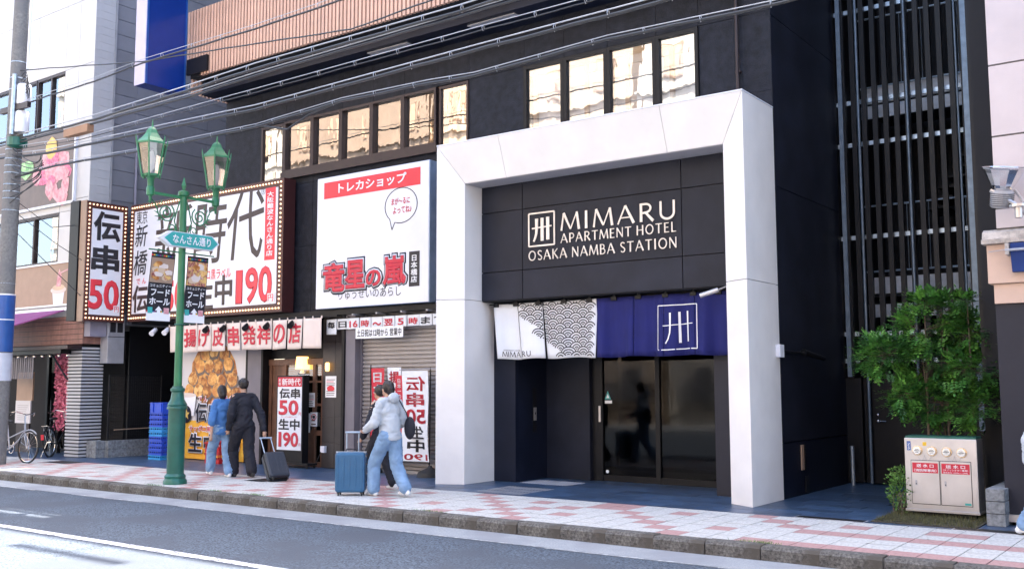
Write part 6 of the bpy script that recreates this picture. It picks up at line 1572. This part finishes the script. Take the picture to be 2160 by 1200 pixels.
    to = remesh(tp_, 'top', top_m, t, .014, 3, .014)
    bm = bmesh.new(); bm.from_mesh(to.data); zc_ = hz + .0 - hem
    bmesh.ops.delete(bm, geom=[f for f in bm.faces if f.calc_center_median().z < zc_ + .006 * sin(f.calc_center_median().x * 40) and abs(f.calc_center_median().x) < .19 * k], context='FACES'); bm.to_mesh(to.data); bm.free()
    tr_ = MB(); e = .014 * k * loose; tr_.ball(hipc + V(0, 0, .03), (.160 * k + e * .6, .115 * k + e * .6, .12 * k), 18, 10)
    for h0, kn, an in LG:
        tr_.cap(h0, kn, .088 * k + e, .060 * k + e * 1.4, 14); tr_.cap(kn, kn.lerp(an, .92), .060 * k + e * 1.4, .046 * k + e * 1.9, 14)
    remesh(tr_, 'trousers', leg_m, t, .014, 3, .012)
    for i in range(2):
        f = V(*feet[i]) * k; pitch = .5 if feet[i][2] > .04 else 0
        sm_ = MB(); R_ = Euler((-pitch, 0, 0)).to_matrix()
        for c, r1 in (((0, -.04, .035), (.040, .05, .04)), ((0, .05, .032), (.044, .075, .034)), ((0, .12, .026), (.042, .055, .026)), ((0, -.03, .075), (.036, .042, .035))):
            sm_.ball(f + R_ @ (V(*c) * k), tuple(a * k for a in r1), 12, 8)
        remesh(sm_, 'shoe', shoe_m, t, .009, 2)
    hm_ = MB(); hh2 = head + V(0, -.012, .025) * k
    hm_.ball(hh2 + V(0, -.01, .01) * k, (.086 * k, .100 * k, .104 * k), 18, 12)
    if hair == 'long': hm_.cap(hh2 + V(0, -.055, -.02) * k, hh2 + V(0, -.075, -.17) * k, .075 * k, .055 * k)
    if hair == 'bob': hm_.cap(hh2 + V(0, -.045, -.02) * k, hh2 + V(0, -.055, -.09) * k, .080 * k, .072 * k)
    if hair == 'bun': hm_.cap(hh2 + V(0, -.06, -.02) * k, hh2 + V(0, -.07, -.06) * k, .07 * k, .06 * k)
    ho = remesh(hm_, 'hair', M['hair'], t, .009, 1, .008)
    # trim hair from the face
    bm = bmesh.new(); bm.from_mesh(ho.data)
    dl = [f for f in bm.faces if f.calc_center_median().y > head.y + .045 * k and f.calc_center_median().z < head.z + .055 * k]
    bmesh.ops.delete(bm, geom=dl, context='FACES'); bm.to_mesh(ho.data); bm.free()
    for s in (-1, 1): MB().ball(head + V(.03 * s, .083, .012) * k, (.012 * k, .006 * k, .006 * k), 8, 5).build('eye', M['ink'], t)
    if hat: remesh(MB().ball(head + V(0, -.01, .055) * k, (.095 * k, .108 * k, .075 * k), 18, 10), 'cap', M['blackcloth'], t, .011, 3)
    t.location = loc; t.rotation_euler = (0, 0, rz); return t, HP, k
W1_ = (-9.443, -1.15, 0)
person('woman in a blue shirt and light jeans walking away beside the man in black', W1_, radians(72), 1.60, M['denim'], M['jeans'], M['shoe_white'],
  [(-.10, .32, .03), (.09, -.16, .0)], [(-.10, .27, .48), (.09, -.02, .47)], [(-.23, -.06, .80), (.22, .10, .82)], [(-.225, -.08, 1.08), (.22, -.05, 1.08)], hair='bob', hem=.10, loose=1.5, sleeve='short', female=True)
W2_ = (-9.037, -1.0, 0)
pm2, HP2, k2 = person('man in a black jacket and dark cap pulling a charcoal suitcase', W2_, radians(72), 1.72, M['blackcloth'], M['blackcloth'], M['rubber'],
  [(-.09, .20, .0), (.09, -.20, .02)], [(-.10, .24, .48), (.09, -.02, .46)], [(-.23, .12, .84), (.28, -.22, .82)], [(-.245, -.02, 1.10), (.26, -.12, 1.10)], hair='short', hat=True, hem=.02, loose=1.7)
def suitcase(lb, loc, rz, size, m, tilt=0, handle=.45, silver=False):
    t = thing('suitcase', lb, 'suitcase', (0, 0, 0)); w_, d_, h = size
    box(-w_ / 2, w_ / 2, -d_ / 2, -.006, .05, .05 + h).build('shell', m, t, bevel=.04); box(-w_ / 2, w_ / 2, .006, d_ / 2, .05, .05 + h).build('shell', m, t, bevel=.04)
    box(-w_ / 2 + .005, w_ / 2 - .005, -.008, .008, .055, .045 + h).build('zip_band', M['galv'] if silver else M['rubber'], t)
    for i in range(5):
        x = -w_ / 2 + w_ * (i + .5) / 5; box(x - .012, x + .012, -d_ / 2 - .006, -d_ / 2 + .01, .12, h - .02).build('rib', m, t, bevel=.004)
    for x in (-w_ / 2 + .05, w_ / 2 - .05):
        for y in (-d_ / 2 + .05, d_ / 2 - .05): MB().torus((x, y, .025), .018, .010, 0, 12, 6).build('wheel', M['rubber'], t); box(x - .02, x + .02, y - .02, y + .02, .035, .05).build('wheel_housing', M['rubber'], t)
    mb = MB()
    for x in (-.09, .09): mb.tube([(x, d_ / 2 - .03, .05 + h), (x, d_ / 2 - .03, .05 + h + handle)], .009, 6)
    mb.tube([(-.11, d_ / 2 - .03, .05 + h + handle), (.11, d_ / 2 - .03, .05 + h + handle)], .015, 8); mb.build('pull_handle', M['galv'], t)
    MB().tube([(-.08, 0, .05 + h), (-.07, 0, .09 + h), (.07, 0, .09 + h), (.08, 0, .05 + h)], .01, 6).build('carry_handle', M['rubber'], t)
    if silver:
        for z in (.16, .30, .44, .56): box(w_ / 2 - .012, w_ / 2 + .004, -.05, .05, z, z + .03).build('latch', M['chrome'], t, bevel=.003)
        box(-w_ / 2 - .003, w_ / 2 + .003, -.02, .02, h + .04, h + .056).build('edge_trim', M['galv'], t)
    t.location = loc; t.rotation_euler = (tilt, 0, rz); return t
# tilted trolley behind the man (pull handle leans towards his right hand)
suitcase('charcoal suitcase tilted on its wheels behind the man in black', (-7.895, -1.15, 0.0), radians(72), (.36, .22, .50), M['case_black'], radians(-38), .40)
W3_ = (-4.822, -1.75, 0)
tw3, HP3, k3 = person('woman in a pale grey sweatshirt and light blue jeans pushing a blue suitcase', W3_, radians(82), 1.66, M['greycloth'], M['jeans'], M['shoe_white'],
  [(-.10, .26, .0), (.09, -.27, .03)], [(-.10, .26, .48), (.09, -.04, .46)], [(-.18, .38, .98), (.20, .28, .98)], [(-.24, .08, 1.10), (.24, .0, 1.10)], hair='bun', hem=.06, loose=1.8)
remesh(MB().ball((0, -.075, 1.42), (.10, .06, .075), 14, 8), 'hood', M['greycloth'], tw3, .012, 3, .008)
MB().tube([(.10, .09, 1.40), (.20, .10, 1.2), (.25, .02, 1.0), (.24, -.16, .98), (.16, -.17, 1.2), (.09, -.06, 1.42)], .009, 6).build('bag_strap', M['blackcloth'], None).parent = tw3
bg_ = MB(); bg_.ball((.235, -.16, .98), (.06, .11, .17), 14, 10); bgo = remesh(bg_, 'shoulder_bag', M['blackcloth'], tw3, .012, 3)
suitcase('blue upright suitcase with silver latches pushed by the woman in grey', (-5.411, -1.95, 0), radians(35), (.44, .27, .58), M['case_blue'], 0, .28, True)
person('companion in black trousers and white shoes half hidden behind the woman in grey', (-5.508, -1.20, 0), radians(85), 1.60, M['blackcloth'], M['blackcloth'], M['shoe_white'],
  [(-.09, .30, .0), (.09, -.20, .03)], [(-.10, .27, .47), (.09, -.02, .46)], [(-.24, .22, .86), (.24, -.05, .82)], [(-.27, .02, 1.08), (.27, -.08, 1.08)], hair='short', loose=1.3, female=True)
person('passer-by in a white top and blue jeans cut off by the right edge', (3.506, -.55, 0), radians(-88), 1.62, M['greycloth'], M['jeans'], M['shoe_white'],
  [(-.09, .22, .0), (.09, -.22, .02)], [(-.10, .24, .47), (.09, -.02, .46)], [(-.25, .18, .84), (.26, -.12, .82)], [(-.26, .0, 1.08), (.26, -.1, 1.08)], hair='bob', loose=1.3, female=True)
# litter and small pavement marks
gm = MB()
for i in range(60):
    x, y = rnd.uniform(-14, 3), rnd.uniform(-2.7, -.7); s_ = rnd.uniform(.008, .018); gm.poly([(x + s_ * cos(a), y + s_ * sin(a), .004) for a in (0, .9, 1.9, 2.8, 3.9, 5.1)])
tag(gm.build('chewing_gum_spots', M['brown_frame']), kind='stuff')
wd = MB()
for i in range(500):
    c = rnd.choice((-9.1, -7.5, -6.6, 1.2, -3.2)); x = c + rnd.gauss(0, .12); y = -2.74 + rnd.gauss(0, .012); a = rnd.uniform(0, 6.28); h = rnd.uniform(.015, .04)
    wd.poly([(x - .003, y, .0), (x + .003, y, .0), (x + .02 * cos(a), y + .02 * sin(a), h)])
tag(wd.build('kerb_weeds', M['leaf2']), kind='stuff')
